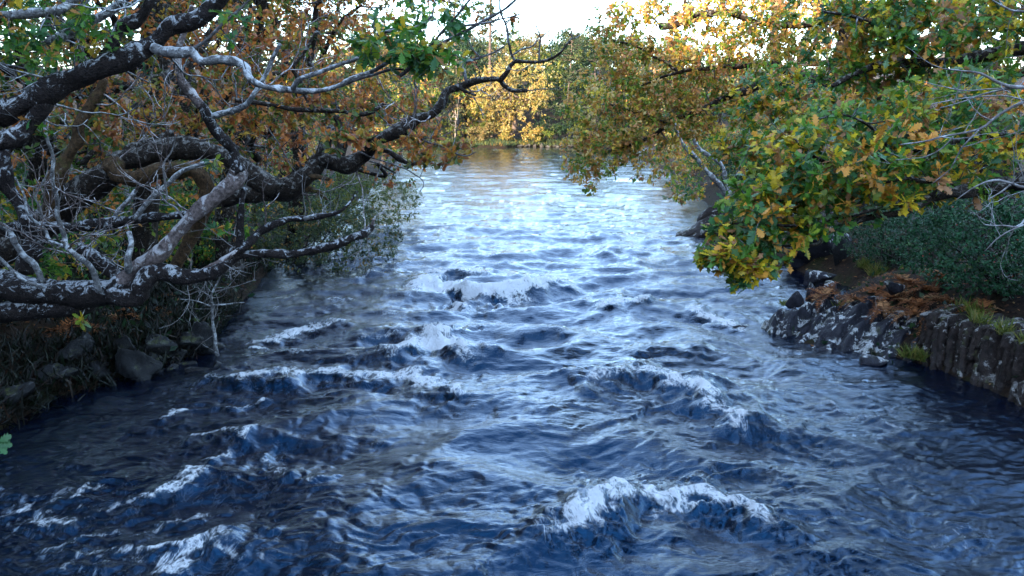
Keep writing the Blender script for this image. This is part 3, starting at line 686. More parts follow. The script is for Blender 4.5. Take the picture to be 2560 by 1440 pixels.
b_t, b_sk, b_tw = traced('oak_tree', 'dark gnarled oak with a thick limb reaching far out over the river', 'tree', gpt(-9.9, 12.3), [
 (TK, 'bark_oak', [(-330,860),(-180,720),(-60,640),(40,590),(119,544),(173,501),(224,472),(282,430)], 12.2, 12.0, 105, 64),
 (LI, 'bark_oak', [(270,440),(289,400),(325,375),(379,357),(430,332)], 12.0, 12.3, 46, 22),
 (LI, 'bark_brown', [(125,560),(144,469),(162,404),(188,354),(191,318),(217,264),(249,217),(262,198)], 11.9, 12.0, 44, 15),
 (LI, 'bark_brown', [(275,430),(287,405),(300,433),(343,451),(390,437),(433,433),(477,426),(506,444),(524,477),(520,530),(480,590),(430,680)], 11.7, 11.6, 44, 30),
 (LI, 'bark_oak', [(290,405),(325,392),(397,376),(451,372),(498,379),(542,392),(596,418),(643,450),(690,472)], 12.0, 11.8, 46, 52),
 (LI, 'bark_oak', [(560,500),(617,478),(675,474),(733,462),(780,440),(803,414),(830,410),(869,422),(900,397),(935,362),(967,338),(1005,319),(1033,299),(1068,288),(1095,261),(1110,229),(1153,210),(1192,198),(1249,199),(1267,217),(1289,231),(1318,226)],
   11.9, 11.6, [34,46,52,48,42,40,38,41,38,35,32,30,25,22,20,18,17,15,12,11,10,8], 9),
 (LI, 'bark_oak', [(775,436),(790,420),(803,389),(815,350),(830,318)], 11.8, 11.8, 38, 18),
 (LI, 'bark_oak', [(838,412),(846,370),(850,330),(840,290)], 11.9, 12.3, 22, 14),
 (LI, 'bark_brown', [(770,440),(800,443),(823,448)], 11.7, 11.6, 20, 9),
 (LI, 'bark_brown', [(760,470),(795,480),(818,500)], 11.8, 11.9, 22, 4),
 (LI, 'bark_oak', [(1252,200),(1271,177),(1289,155),(1314,155),(1347,150),(1379,141),(1408,123),(1430,94)], 11.6, 11.5, 13, 4),
 (LI, 'bark_oak', [(1140,214),(1165,230),(1190,238)], 11.6, 11.5, 10, 6),
 (TW, 'twig', [(1289,155),(1278,134),(1271,101),(1267,72),(1253,32),(1249,0),(1240,-30)], 11.6, 11.6, 8, 4),
 (TW, 'twig', [(1278,140),(1307,123),(1332,115),(1346,90),(1330,80)], 11.6, 11.5, 5, 2),
 (TW, 'twig', [(1347,150),(1350,100),(1340,60),(1338,48)], 11.5, 11.5, 5, 2),
 (TW, 'twig', [(1350,95),(1375,75),(1383,62)], 11.5, 11.5, 3, 2),
 (TW, 'twig', [(1379,141),(1375,110),(1390,92)], 11.5, 11.5, 3, 2),
 (TW, 'twig', [(1430,96),(1428,80),(1438,64)], 11.5, 11.5, 3, 2), (TW, 'twig', [(1428,98),(1445,92),(1457,78)], 11.5, 11.5, 3, 2),
 (TW, 'twig', [(1166,207),(1159,173),(1170,155),(1202,144),(1231,134),(1260,116)], 11.6, 11.7, 9, 4),
 (TW, 'twig', [(1170,155),(1140,140),(1110,145),(1060,160)], 11.6, 11.8, 6, 3),
 (TW, 'twig', [(1202,144),(1180,120),(1160,60)], 11.6, 11.8, 4, 2),
 (LI, 'bark_oak', [(590,250),(628,257),(714,268),(788,276),(862,280),(908,288),(959,260)], 12.4, 12.2, 12, 10),
 (LI, 'bark_oak', [(790,278),(757,237),(737,187),(733,163),(772,117),(790,80)], 12.3, 12.4, 14, 6),
 (TW, 'twig', [(900,380),(950,400),(1010,420),(1060,455),(1050,480)], 11.7, 11.2, 5, 2),
 (TW, 'twig', [(1000,325),(1060,350),(1110,370),(1160,390),(1190,380)], 11.7, 11.4, 7, 3),
 (LI, 'bark_oak', [(960,372),(1000,400),(1035,405),(1060,380)], 14.0, 14.3, 16, 12),
])
c_t, c_sk, c_tw = traced('fallen_oak', 'half-fallen dead oak with white lichen and broken pale branches low on the left bank', 'tree', gpt(-8.9, 10.2), [
 (TK, 'bark', [(-420,800),(-260,740),(-120,705),(0,700),(47,714),(108,735),(162,742),(235,740),(282,734),(310,708)], 10.2, 10.4, 92, 58),
 (LI, 'bark', [(-260,800),(-60,790),(60,785),(144,772),(230,760)], 10.3, 10.5, 70, 40),
 (LI, 'bark_dead', [(296,716),(336,667),(390,631),(451,577),(506,526),(549,483),(585,443),(592,420)], 10.4, 10.5, 40, 34),
 (LI, 'bark', [(600,430),(581,401),(578,376),(556,354),(527,318),(513,282),(502,260)], 10.5, 10.4, 30, 24),
 (LI, 'bark_dead', [(505,266),(473,231),(455,202),(448,163),(446,119),(459,72),(473,40),(480,15)], 10.4, 10.2, 22, 12),
 (LI, 'bark_grey', [(518,296),(560,282),(607,264),(643,231),(668,181),(700,110)], 10.4, 10.2, 17, 9),
 (LI, 'bark', [(275,740),(343,735),(358,707),(390,675),(426,675),(455,689),(506,692),(556,680),(578,653),(592,631)], 10.3, 10.6, 46, 30),
 (LI, 'bark', [(590,632),(621,613),(643,585),(679,565),(691,560),(726,547),(778,547),(823,536),(858,519),(889,488)], 10.6, 10.9, 26, 6),
 (LI, 'bark', [(592,636),(640,636),(674,635),(726,635),(778,627),(830,609),(882,588),(917,578),(931,565)], 10.6, 11.0, 22, 20),
 (LI, 'bark_dead', [(925,575),(932,560),(938,541)], 11.0, 11.0, 18, 4),
 (LI, 'bark_dead', [(470,712),(527,665),(578,635),(610,618)], 10.5, 10.6, 10, 20),
 (LI, 'bark', [(601,630),(600,590),(601,554),(606,510),(611,470)], 10.6, 10.6, 20, 13),
 (LI, 'bark_grey', [(760,548),(800,535),(850,538)], 10.8, 10.9, 12, 5),
 (LI, 'bark_grey', [(249,729),(235,682),(220,653),(173,617),(155,595),(144,544),(141,501),(134,458),(134,397),(123,347),(126,289),(134,235),(141,163)], 10.2, 9.6, 17, 4),
 (TW, 'twig_pale', [(126,296),(94,267),(72,249),(61,224)], 9.8, 9.7, 6, 4), (TW, 'twig_pale', [(84,258),(55,250),(30,248)], 9.8, 9.7, 4, 3),
 (LI, 'bark_grey', [(160,617),(123,602),(101,573),(76,534),(54,490),(38,443)], 10.1, 9.9, 10, 5),
 (TW, 'twig_pale', [(144,566),(112,552),(101,519),(87,497)], 10.1, 10.0, 6, 4),
 (LI, 'bark_grey', [(112,718),(72,700),(36,678),(0,653),(-60,610)], 10.0, 9.9, 10, 9),
 (LI, 'bark_grey', [(105,705),(87,667),(61,646),(43,609),(18,573),(0,555),(-60,500)], 10.1, 9.9, 17, 13),
 (LI, 'bark_grey', [(322,680),(328,640),(330,610),(322,580)], 10.3, 10.3, 17, 13),
 (LI, 'bark', [(-80,580),(0,572),(90,572),(217,562),(289,559),(361,548),(433,541),(490,530)], 10.9, 11.0, 34, 18),
 (LI, 'bark_grey', [(231,640),(245,605),(262,575),(311,512),(339,476)], 11.1, 11.2, 13, 10),
 (LI, 'bark_grey', [(335,545),(347,534),(408,469),(451,429),(506,411),(542,400)], 10.8, 11.0, 15, 9),
 (TW, 'twig_pale', [(462,552),(437,519),(415,505),(397,472),(394,436)], 10.4, 10.3, 6, 3), (TW, 'twig_pale', [(415,505),(415,472),(408,418),(426,376),(439,336)], 10.4, 10.2, 6, 3),
 (LI, 'bark', [(30,330),(36,415),(29,465),(51,516),(72,559),(79,600),(60,680)], 10.8, 10.6, 30, 44),
 (LI, 'bark_grey', [(-60,380),(-10,420),(12,450),(28,478)], 10.9, 10.8, 20, 16),
 (LI, 'bark', [(200,620),(250,650),(290,680),(305,700)], 10.7, 10.5, 34, 30),
])
# foliage and twigs of the three
bl = np.vstack([blob_pts(1040, 70, 150, 95, 8.2, .7, 75, .35), blob_pts(1090, 150, 90, 50, 8.2, .5, 24, .3), blob_pts(930, 130, 90, 50, 8.3, .5, 14, .4)])
d1 = grow(a_sk, bl, a_tw, .008, .003, 3, .1, .2, 1.8)
bl2 = np.vstack([blob_pts(70, 90, 170, 110, 8.3, .7, 70, .4), blob_pts(230, 70, 90, 60, 8.3, .5, 22, .3), blob_pts(585, 60, 55, 50, 8.4, .3, 6), blob_pts(100, 310, 30, 22, 8.4, .2, 4),
                 blob_pts(-100, -150, 500, 160, 8.6, 1.6, 160, .3), blob_pts(420, -130, 300, 110, 8.8, 1.5, 90, .35)])
d2 = grow(a_sk, bl2, a_tw, .008, .003, 3, .1, .15, 1.8)
bare(a_sk, a_tw, 60, .6, .008, sel=np.nonzero(a_sk.r < .05)[0])
dt_a = Bag(); bare(a_sk, dt_a, 15, 1.2, .014, .9, .2, sel=np.nonzero(a_sk.r > .02)[0], depth=2, sides=5); dt_a.mk('dead_twigs', M['bark_grey'], a_t, 'stuff')
a_tw.mk('twigs', M['twig'], a_t, 'stuff')
set_leaves(a_t, [leaves_on(bl, d1, 9, .125, 'green', 1.0, .15, .12), leaves_on(bl2, d2, 8, .115, 'green', 1.0, .15, .12)], 'oak', 300)
bb = np.vstack([blob_pts(880, 350, 90, 35, 11.3, .5, 34, .3), blob_pts(640, 300, 130, 50, 12.6, .6, 60, .35), blob_pts(1090, 370, 95, 45, 11.6, .6, 60, .4),
                blob_pts(700, 180, 150, 110, 13, .9, 130, .5), blob_pts(860, 240, 130, 80, 12.8, .9, 110, .5), blob_pts(1000, 290, 120, 70, 12.8, .9, 90, .5), blob_pts(380, 290, 180, 90, 13, .8, 130, .5), blob_pts(560, 120, 160, 100, 13.2, .8, 100, .5), blob_pts(520, 30, 420, 70, 14.0, .9, 170, .45), blob_pts(1180, 90, 40, 80, 12.5, .3, 10), blob_pts(1290, 45, 25, 20, 11.6, .15, 4)])
d3 = grow(b_sk, bb, b_tw, .009, .003, 3, .14, .16, 2.0)
bare(b_sk, b_tw, 120, .75, .008, sel=np.nonzero((b_sk.r < .06))[0])
dt_b = Bag(); bare(b_sk, dt_b, 15, 1.2, .014, .9, .2, sel=np.nonzero(b_sk.r > .02)[0], depth=2, sides=5); dt_b.mk('dead_twigs', M['bark_dead'], b_t, 'stuff')
b_tw.mk('twigs', M['twig'], b_t, 'stuff')
set_leaves(b_t, [leaves_on(bb, d3, 9, .115, 'rust', 1.0, .15, .12)], 'oak', 300)
bc = np.vstack([blob_pts(555, 580, 45, 28, 10.9, .2, 7), blob_pts(250, 590, 40, 30, 11, .2, 7), blob_pts(540, 410, 25, 25, 10.7, .2, 4), blob_pts(215, 800, 30, 18, 10.1, .2, 3)])
d4 = grow(c_sk, bc, c_tw, .007, .003, 3, .14, .2, 1.5)
bare(c_sk, c_tw, 80, .55, .007, sel=np.nonzero((c_sk.r < .05))[0])
dt_c = Bag(); bare(c_sk, dt_c, 15, 1.2, .014, .9, .2, sel=np.nonzero(c_sk.r > .02)[0], depth=2, sides=5); dt_c.mk('dead_twigs', M['bark_dead'], c_t, 'stuff')
c_tw.mk('twigs', M['twig_pale'], c_t, 'stuff')
set_leaves(c_t, [leaves_on(bc, d4, 8, .115, 'autumn', 1.0, .15, .1)], 'oak', 60)
# bare sapling at the water's edge
s_t, s_sk, s_tw = traced('sapling', 'small bare pale sapling standing in the water beside the left bank stones', 'sapling', (*G(545, 890)[:2], -.1), [
 (TK, 'bark_grey', [(547,900),(542,870),(538,830),(531,790),(529,765),(533,735),(545,703)], 14.5, 14.5, 11, 5),
 (LI, 'bark_grey', [(530,763),(550,764),(571,761),(590,758),(610,756)], 14.5, 14.3, 6, 3),
 (LI, 'bark_grey', [(529,766),(505,758),(480,752),(451,748)], 14.5, 14.6, 5, 2),
 (TW, 'twig_pale', [(535,730),(565,722),(600,712),(640,700)], 14.5, 14.3, 4, 2), (TW, 'twig_pale', [(533,745),(500,730),(470,735),(445,725)], 14.5, 14.7, 4, 2),
 (TW, 'twig_pale', [(545,703),(560,680),(600,668),(640,655)], 14.5, 14.4, 4, 2)])
bare(s_sk, s_tw, 30, .5, .006); s_tw.mk('twigs', M['twig_pale'], s_t, 'stuff')

# ------------------------------------------------------------------ right bank: near oak, dead branch, mid oak, forked tree
g_t, g_sk, g_tw = traced('oak_tree', 'near oak on the right with yellow and green leaves drooping low over the water', 'tree', gpt(9.6, 7.6), [
 (TK, 'bark_oak', [(3700,900),(3500,700),(3250,520),(2900,440),(2640,440),(2540,456)], 7.6, 7.2, 130, 48),
 (LI, 'bark_oak', [(2560,452),(2457,470),(2367,483),(2322,495),(2254,531),(2187,549),(2074,580),(2038,608),(1984,612),(1900,625)], 7.2, 7.0, [42,36,30,24,17,15,13,12,9,6], 6),
 (LI, 'bark_oak', [(2345,486),(2260,505),(2187,522),(2051,553),(1961,560),(1893,553),(1830,560)], 7.1, 7.0, 13, 5),
 (LI, 'bark_oak', [(2430,470),(2330,455),(2232,445),(2140,470),(2051,490),(1938,497),(1880,490)], 7.2, 7.2, 14, 6),
 (TW, 'twig', [(1984,612),(1985,644),(1966,660),(1943,671),(1893,689),(1860,700)], 7.0, 6.9, 5, 3),
 (LI, 'bark_oak', [(2700,60),(2560,110),(2447,144),(2357,155),(2285,155),(2213,159),(2150,185),(2080,215)], 8.6, 8.8, 34, 10),
 (LI, 'bark_oak', [(2560,330),(2450,345),(2330,370),(2230,375),(2180,400),(2100,410),(2030,385),(1990,350)], 7.6, 7.5, 18, 6),
 (LI, 'bark_oak', [(2230,378),(2190,330),(2140,300),(2090,290),(2040,300)], 7.5, 7.4, 9, 4),
 (LI, 'bark_oak', [(2300,160),(2260,110),(2200,70),(2120,40),(2060,30)], 8.7, 8.9, 12, 6)])
gb = np.vstack([blob_pts(2110, 400, 260, 130, 7.4, .9, 330, .54), blob_pts(2390, 330, 230, 160, 7.8, 1.0, 350, .54), blob_pts(1960, 520, 180, 105, 7.2, .6, 215, .5), blob_pts(1860, 620, 115, 75, 7.0, .45, 130, .38),
                blob_pts(1850, 700, 40, 30, 6.9, .2, 9), blob_pts(1790, 650, 40, 30, 6.9, .2, 10), blob_pts(2150, 500, 200, 50, 7.2, .4, 60, .35), blob_pts(2400, 470, 120, 40, 7.4, .4, 26, .4)])
gb2 = np.vstack([blob_pts(2380, 110, 260, 130, 9.0, .9, 360, .5), blob_pts(2170, 100, 150, 130, 9.2, .8, 230, .5), blob_pts(2500, 20, 200, 120, 8.9, 1, 80, .3), blob_pts(2280, 10, 330, 80, 10.5, .8, 130, .4), blob_pts(2330, -120, 420, 110, 9.1, 1.2, 110, .3), blob_pts(2720, 200, 160, 300, 8.2, 1.2, 60, .3)])
d5 = grow(g_sk, gb, g_tw, .010, .0035, 3, .12, .16, 2.0); d6 = grow(g_sk, gb2, g_tw, .008, .003, 3, .12, .16, 2.0)
bare(g_sk, g_tw, 60, .5, .006, sel=np.nonzero(g_sk.r < .03)[0]); g_tw.mk('twigs', M['twig'], g_t, 'stuff')
set_leaves(g_t, [leaves_on(gb, d5, 11, .108, 'autumn', .95, .12, .14), leaves_on(gb2, d6, 11, .108, 'autumn', .95, .1, .13)], 'oak', 300)
w_t, w_sk, w_tw = traced('dead_branch', 'bare silvery dead branch fanning in from the right edge before the oak leaves', 'branch', P(2700, 230, 5.6), [
 (LI, 'twig_pale', [(2700,235),(2610,232),(2560,220),(2530,217),(2483,202),(2458,191),(2422,180),(2360,172)], 5.6, 5.7, 13, 3),
 (LI, 'twig_pale', [(2650,232),(2560,253),(2501,289),(2447,325),(2382,343),(2321,350),(2250,362)], 5.6, 5.8, 10, 3),
 (LI, 'twig_pale', [(2690,240),(2620,440),(2560,466),(2530,458),(2483,447),(2440,462),(2390,500)], 5.5, 5.6, 10, 3),
 (LI, 'twig_pale', [(2690,225),(2600,60),(2540,20),(2480,0)], 5.6, 5.9, 9, 3),
 (TW, 'twig_pale', [(2530,218),(2460,225),(2390,222),(2310,205)], 5.65, 5.8, 5, 2), (TW, 'twig_pale', [(2540,218),(2460,235),(2400,255),(2350,270)], 5.65, 5.8, 5, 2),
 (TW, 'twig_pale', [(2560,250),(2500,240),(2420,245),(2330,260)], 5.6, 5.8, 4, 2), (TW, 'twig_pale', [(2382,343),(2360,370),(2310,390),(2240,400)], 5.7, 5.9, 4, 2),
 (TW, 'twig_pale', [(2447,325),(2400,370),(2370,420),(2330,460)], 5.7, 5.9, 4, 2), (TW, 'twig_pale', [(2530,458),(2500,480),(2470,500)], 5.6, 5.5, 5, 2),
 (TW, 'twig_pale', [(2620,440),(2560,560),(2510,565),(2460,562)], 5.5, 5.5, 6, 3), (TW, 'twig_pale', [(2560,562),(2500,590),(2462,628)], 5.5, 5.5, 4, 2)])
bare(w_sk, w_tw, 46, .42, .004, .7, .0, depth=2); w_tw.mk('twigs', M['twig_pale'], w_t, 'stuff')

h_t, h_sk, h_tw = traced('oak_tree', 'bronze-leaved oak arching from the right bank towards the gap of sky', 'tree', gpt(11.0, 17.5), [
 (TK, 'bark_oak', [(2560,560),(2420,380),(2300,260),(2180,205),(2100,195)], 17.5, 17.5, 60, 40),
 (LI, 'bark_oak', [(2120,196),(2050,205),(2014,195),(1978,184),(1934,159)], 17.5, 17.6, 32, 14),
 (LI, 'bark_oak', [(2030,205),(1963,217),(1906,209),(1869,228),(1815,249),(1779,267),(1725,293),(1674,307),(1635,336),(1581,361),(1520,380)], 17.5, 19.0, 24, 6),
 (LI, 'bark_oak', [(1934,159),(1850,165),(1761,173),(1700,181),(1653,195),(1600,215)], 17.6, 19, 13, 5),
 (LI, 'bark_oak', [(2120,190),(2115,65),(2119,36),(2115,-40)], 17.5, 17.5, 26, 28),
 (LI, 'bark_oak', [(2115,60),(2060,50),(2000,62),(1900,60),(1820,30),(1740,40),(1690,62),(1650,66)], 17.5, 18.5, 14, 16),
 (LI, 'bark_oak', [(1720,62),(1720,20),(1700,-20),(1650,-60)], 18.4, 19, 9, 5),
 (LI, 'bark_oak', [(1674,307),(1620,290),(1560,270),(1500,260)], 18.6, 19.4, 8, 4), (LI, 'bark_oak', [(1700,181),(1640,140),(1580,110),(1520,100)], 18.6, 19.6, 8, 4)])
hb = np.vstack([blob_pts(1600, 270, 200, 130, 19, 1.5, 900, .44), blob_pts(1720, 120, 250, 150, 19, 1.7, 1000, .44), blob_pts(1500, 370, 105, 75, 18.7, .9, 270, .4), blob_pts(1450, 425, 55, 35, 18.5, .5, 26), blob_pts(1480, 465, 35, 30, 18.5, .4, 14),
                blob_pts(1550, 90, 90, 100, 19.4, 1.0, 120, .5), blob_pts(1930, 60, 190, 120, 17.5, 1.5, 480, .42), blob_pts(1780, 270, 150, 70, 18.5, .9, 280, .42), blob_pts(1640, 420, 90, 45, 19, .8, 60, .35), blob_pts(1980, 300, 110, 60, 16.5, .8, 120, .4), blob_pts(1930, -40, 380, 110, 19, 2, 330, .4)])
hb2 = np.vstack([blob_pts(1990, 250, 180, 100, 13.5, .9, 300, .42), blob_pts(2150, 300, 150, 90, 12.0, .8, 200, .42), blob_pts(1900, 370, 140, 60, 14.5, .7, 150, .3), blob_pts(1720, 470, 50, 40, 22, .7, 40, .3)])
d7 = grow(h_sk, hb, h_tw, .012, .004, 3, .14, .14, 2.2, seg=3); d8 = grow(h_sk, hb2, h_tw, .012, .004, 3, .14, .14, 2.2)
bare(h_sk, h_tw, 60, 1.0, .012, sel=np.nonzero(h_sk.r < .08)[0])
h_tw.mk('twigs', M['twig'], h_t, 'stuff')
set_leaves(h_t, [leaves_on(hb, d7, 9, .118, 'bronze', 1.0, .15, .2), leaves_on(hb2, d8, 11, .12, 'autumn', 1.0, .15, .2)], 'mid', 300)
k_t, k_sk, k_tw = traced('birch_tree', 'slender forked pale trunk rising from the right bank beside dark holly', 'tree', gpt(8.8, 30.0), [
 (TK, 'bark_grey', [(1838,545),(1822,506),(1804,466),(1783,441),(1743,401),(1714,372),(1696,336),(1680,300)], 30, 30, 15, 8),
 (LI, 'bark_grey', [(1826,510),(1819,469),(1804,412),(1768,386),(1739,358),(1725,318),(1718,274),(1700,220)], 30, 30.4, 12, 7)])
kb = np.vstack([blob_pts(1690, 400, 90, 60, 30, 1.2, 70, .3), blob_pts(1710, 250, 90, 80, 30.5, 1.2, 90, .3), blob_pts(1700, 475, 45, 35, 29.5, .8, 45, .2)])
d9 = grow(k_sk, kb, k_tw, .014, .005, 3, .14, .14, 2); k_tw.mk('twigs', M['twig'], k_t, 'stuff')
set_leaves(k_t, [leaves_on(kb, d9, 12, .12, 'autumn', 1.0, .1, .25)], 'mid', 0)

# ------------------------------------------------------------------ woodland behind the left oaks
GW = 'oaks of the left bank wood'
LW = [  # label, px of the base, D, height, radius, palette, lean, lumps
 ('rusty orange oak behind the dead trunks at upper left', 330, 17.5, 11, 3.6, 'rust', (.10, 0), 430),
 ('green and yellow oak at the far left edge behind the lichen limb', 40, 16, 8, 3.0, 'autumn', (.05, 0), 380),
 ('orange-topped oak behind the zigzag dead branch', 560, 20.5, 11.5, 3.8, 'rust', (.12, 0), 460),
 ('leafy oak behind the thick reaching limb, above the shore bush', 720, 26, 12, 4.2, 'rust', (.12, 0), 460),
 ('dark green oak deep in the wood at far left', -60, 24, 11, 4.2, 'green', (.05, 0), 420),
 ('rusty oak deep in the left wood between two trunks', 230, 27, 14, 4.6, 'rust', (.05, 0), 420),
 ('russet oak deep in the wood left of the river bend', 470, 31, 14, 4.6, 'rust', (.08, 0), 420),
 ('golden oak on the left shore beyond the green bush', 700, 38, 13, 4.6, 'bronze', (.12, 0), 440),
 ('green oak on the left shore dipping its boughs to the water', 850, 44, 9, 3.6, 'autumn', (.14, 0), 420),
 ('bronze oak at the end of the left shore', 900, 56, 11, 4.4, 'bronze', (.12, 0), 420),
 ('pale lime oak standing by the grassy point on the left shore', 960, 68, 10, 4.0, 'lime', (.10, 0), 420)]
for lab, px, D, h, r, pal, ln, nt in LW:
    low = .30 if D < 30 else .14; nt = int(nt * 1.4)
    oak('oak_tree', lab, gpx(px, D), h, r, pal, ln, nt, 15 if D < 30 else 13, .14 if D < 30 else .18, 'mid' if D < 19 else 'quad', low=low, group=GW, lumps=16, single=0, crown_z=.55, flat=.95)
# tall oaks over the left bank close to the bridge: their tops stand above the picture and darken the water
oak('oak_tree', 'tall oak whose crown overhangs the top left corner', gpt(-11.5, 14.5), 15, 5.0, 'green', (.12, -.05), 520, 12, .2, 'quad', group=GW, lumps=18, crown_z=.66)
oak('oak_tree', 'big dark oak on the left bank beside the bridge', gpt(-11.5, 7.0), 14, 4.8, 'green', (.08, 0), 520, 12, .2, 'quad', group=GW, lumps=18, crown_z=.62)
oak('oak_tree', 'added tall oak in the left wood rising out of the top of the frame', gpt(-14.5, 19.5), 17, 5.2, 'green', (.06, 0), 820, 13, .30, 'quad', group=GW, lumps=20, crown_z=.68)  # this and the next two added, crowns out of frame, to block sky light
oak('oak_tree', 'added tall oak behind the rusty one, its crown above the frame', gpt(-10.5, 23.5), 15, 4.6, 'rust', (.08, 0), 820, 13, .30, 'quad', group=GW, lumps=20, crown_z=.7)
oak('oak_tree', 'added tall dark oak beyond the left frame edge', gpt(-15.5, 11.0), 17, 5.4, 'green', (.05, 0), 820, 13, .30, 'quad', group=GW, lumps=20, crown_z=.62)
# red rowan between the trunks
oak('rowan_bush', 'small red-leaved bush glowing behind the thick limb', gpt(-8.6, 26.5), 4.2, 1.5, 'red', (.05, 0), 260, 11, .075, 'quad', cat='bush', trunk_r=.05, low=.5, lumps=9, crown_z=.78)
# shore bush
def bush(name, label, base, rx, ry, rz, n, pal, size, kind='quad', stems=14, mat='leaf', cat='bush', per=9, group=None, berries=0, gap=.0, lean=(0, 0), twig='twig'):
    b = R3(base); t = thing(name, label, cat, b, group); sk = Skel(); sb = Bag()
    for i in range(stems):
        e = b + np.array((lean[0], lean[1], 0)) + unit(1)[0] * np.array((rx, ry, rz)) * .6 + np.array((0, 0, rz)); q = [b + np.array((*(rng.normal(size=2) * .12), -.1))]
        for s in (.3, .6, .85): q.append(b + (e - b) * s + rng.normal(size=3) * .08 + np.array((0, 0, .1 * rz)))
        q, r = crom(R3(q + [e]), np.linspace(.02, .006, 5), .15); V, Fs = tube(q, r, 5, .1, i); mk('stem', V, Fs, M['bark_oak'], t); sk.add(q, r)
    c = b + np.array((lean[0], lean[1], rz * .95)); v = unit(n * 2) * (rng.random(n * 2) ** .33)[:, None]; T = c + v * np.array((rx, ry, rz))
    f = 2.2 / min(rx, rz); w = np.array([mnoise.noise(Vector(q * f)) for q in T]); T = T[w > gap - .25][:n]; T[:, 2] = np.maximum(T[:, 2], b[2] + .05)
    tw = Bag(); d = grow(sk, T, tw, .006, .002, 3, .14, .12, 1.8, seg=3); tw.mk('twigs', M[twig], t, 'stuff')
    set_leaves(t, [leaves_on(T, d, per, size, pal, 1.1, .05, size * 4)], kind, 0, mat, 'foliage')
    if berries:
        bm = bmesh.new(); bmesh.ops.create_icosphere(bm, subdivisions=1, radius=.012); me = bpy.data.meshes.new('berry'); bm.to_mesh(me); bm.free(); me.materials.append(M['berry'])
        for q in T[rng.choice(len(T), berries)]:
            o = link('berry', me, t, Vector(q - b) + Vector((0, -.05, .03)))
    return t
mb, nb_, lb_, bb_ = newmat('holly_berry'); bb_.inputs['Base Color'].default_value = (.45, .015, .01, 1); bb_.inputs['Roughness'].default_value = .3
M['berry'] = mb
bush('willow_bush', 'round grey-green bush leaning from the left shore over the water', gpt(-6.9, 24.0), 2.7, 1.8, 1.35, 1100, 'willow', .09, per=13, lean=(.9, 0), stems=18)
bush('willow_bush', 'smaller yellow-tipped bush overhanging the water behind the grey-green one', gpt(-7.4, 31.0), 2.6, 1.6, 1.3, 800, 'lime', .09, per=12, lean=(1.4, 0))
bush('holly_bush', 'large dark glossy holly above the right bank rocks', gpt(9.3, 14.6), 1.7, 1.5, 1.05, 1300, 'holly', .07, 'quad', mat='holly', per=13, berries=22, lean=(-.5, 0))
bush('holly_bush', 'low holly at the right edge under the dead branch', gpt(10.4, 12.4), 1.6, 1.3, .95, 950, 'holly', .07, 'quad', mat='holly', per=13, berries=8, lean=(-.2, 0))
bush('holly_bush', 'holly in the shade behind the square boulder', gpt(9.7, 20.0), 1.5, 1.1, .9, 800, 'holly', .065, 'quad', mat='holly', per=12)
bush('holly_bush', 'upright dark holly beside the forked pale trunk', gpt(9.6, 31.5), 1.5, 1.2, 1.9, 1000, 'holly', .09, 'quad', mat='holly', per=12)
bush('bramble_bush', 'bare brown thicket at the foot of the forked pale trunk', gpt(9.2, 29.0), 1.2, 1.0, .7, 160, 'fern', .03, per=4, stems=20)
bush('evergreen_bush', 'dark evergreen scrub deep under the right oaks', gpt(13.0, 24.0), 2.6, 2.0, 1.8, 900, 'dark', .11, per=12)
bush('evergreen_bush', 'dark evergreen scrub on the right shore behind the forked trunk', gpt(12.5, 37.0), 2.6, 2.0, 2.0, 900, 'dark', .12, per=12)
bush('russet_bush', 'russet scrub on the right shore beyond the forked trunk', gpt(12.0, 46.0), 2.6, 2.2, 1.7, 700, 'autumn', .13, per=12)
bush('russet_bush', 'bronze scrub dipping to the water where the right shore bends', gpt(13.0, 58.0), 2.8, 2.2, 1.8, 700, 'bronze', .15, per=12)
GR = 'trees of the right bank wood'
RW = [('yellow-green oak glimpsed behind the bronze oak', 2150, 26, 14, 4.6, 'lime', (-.1, 0), 460), ('tall green oak filling the upper right corner', 2480, 17, 14, 4.2, 'green', (-.05, 0), 460),
      ('russet oak behind the forked pale trunk', 1960, 40, 15, 5, 'autumn', (-.08, 0), 420), ('lime oak on the right shore at the river bend', 1800, 54, 10, 4.4, 'lime', (-.12, 0), 420),
      ('bronze oak where the right shore meets the lake', 1700, 72, 12, 5, 'bronze', (-.1, 0), 420), ('orange oak at the far right behind the holly', 2700, 22, 14, 4.4, 'rust', (-.08, 0), 420)]
for lab, px, D, h, r, pal, ln, nt in RW:
    oak('oak_tree', lab, gpx(px, D), h, r, pal, ln, nt, 15, .15 if D < 30 else .19, 'mid' if D < 19 else 'quad', low=.12, group=GR, lumps=16, crown_z=.55, flat=.95)

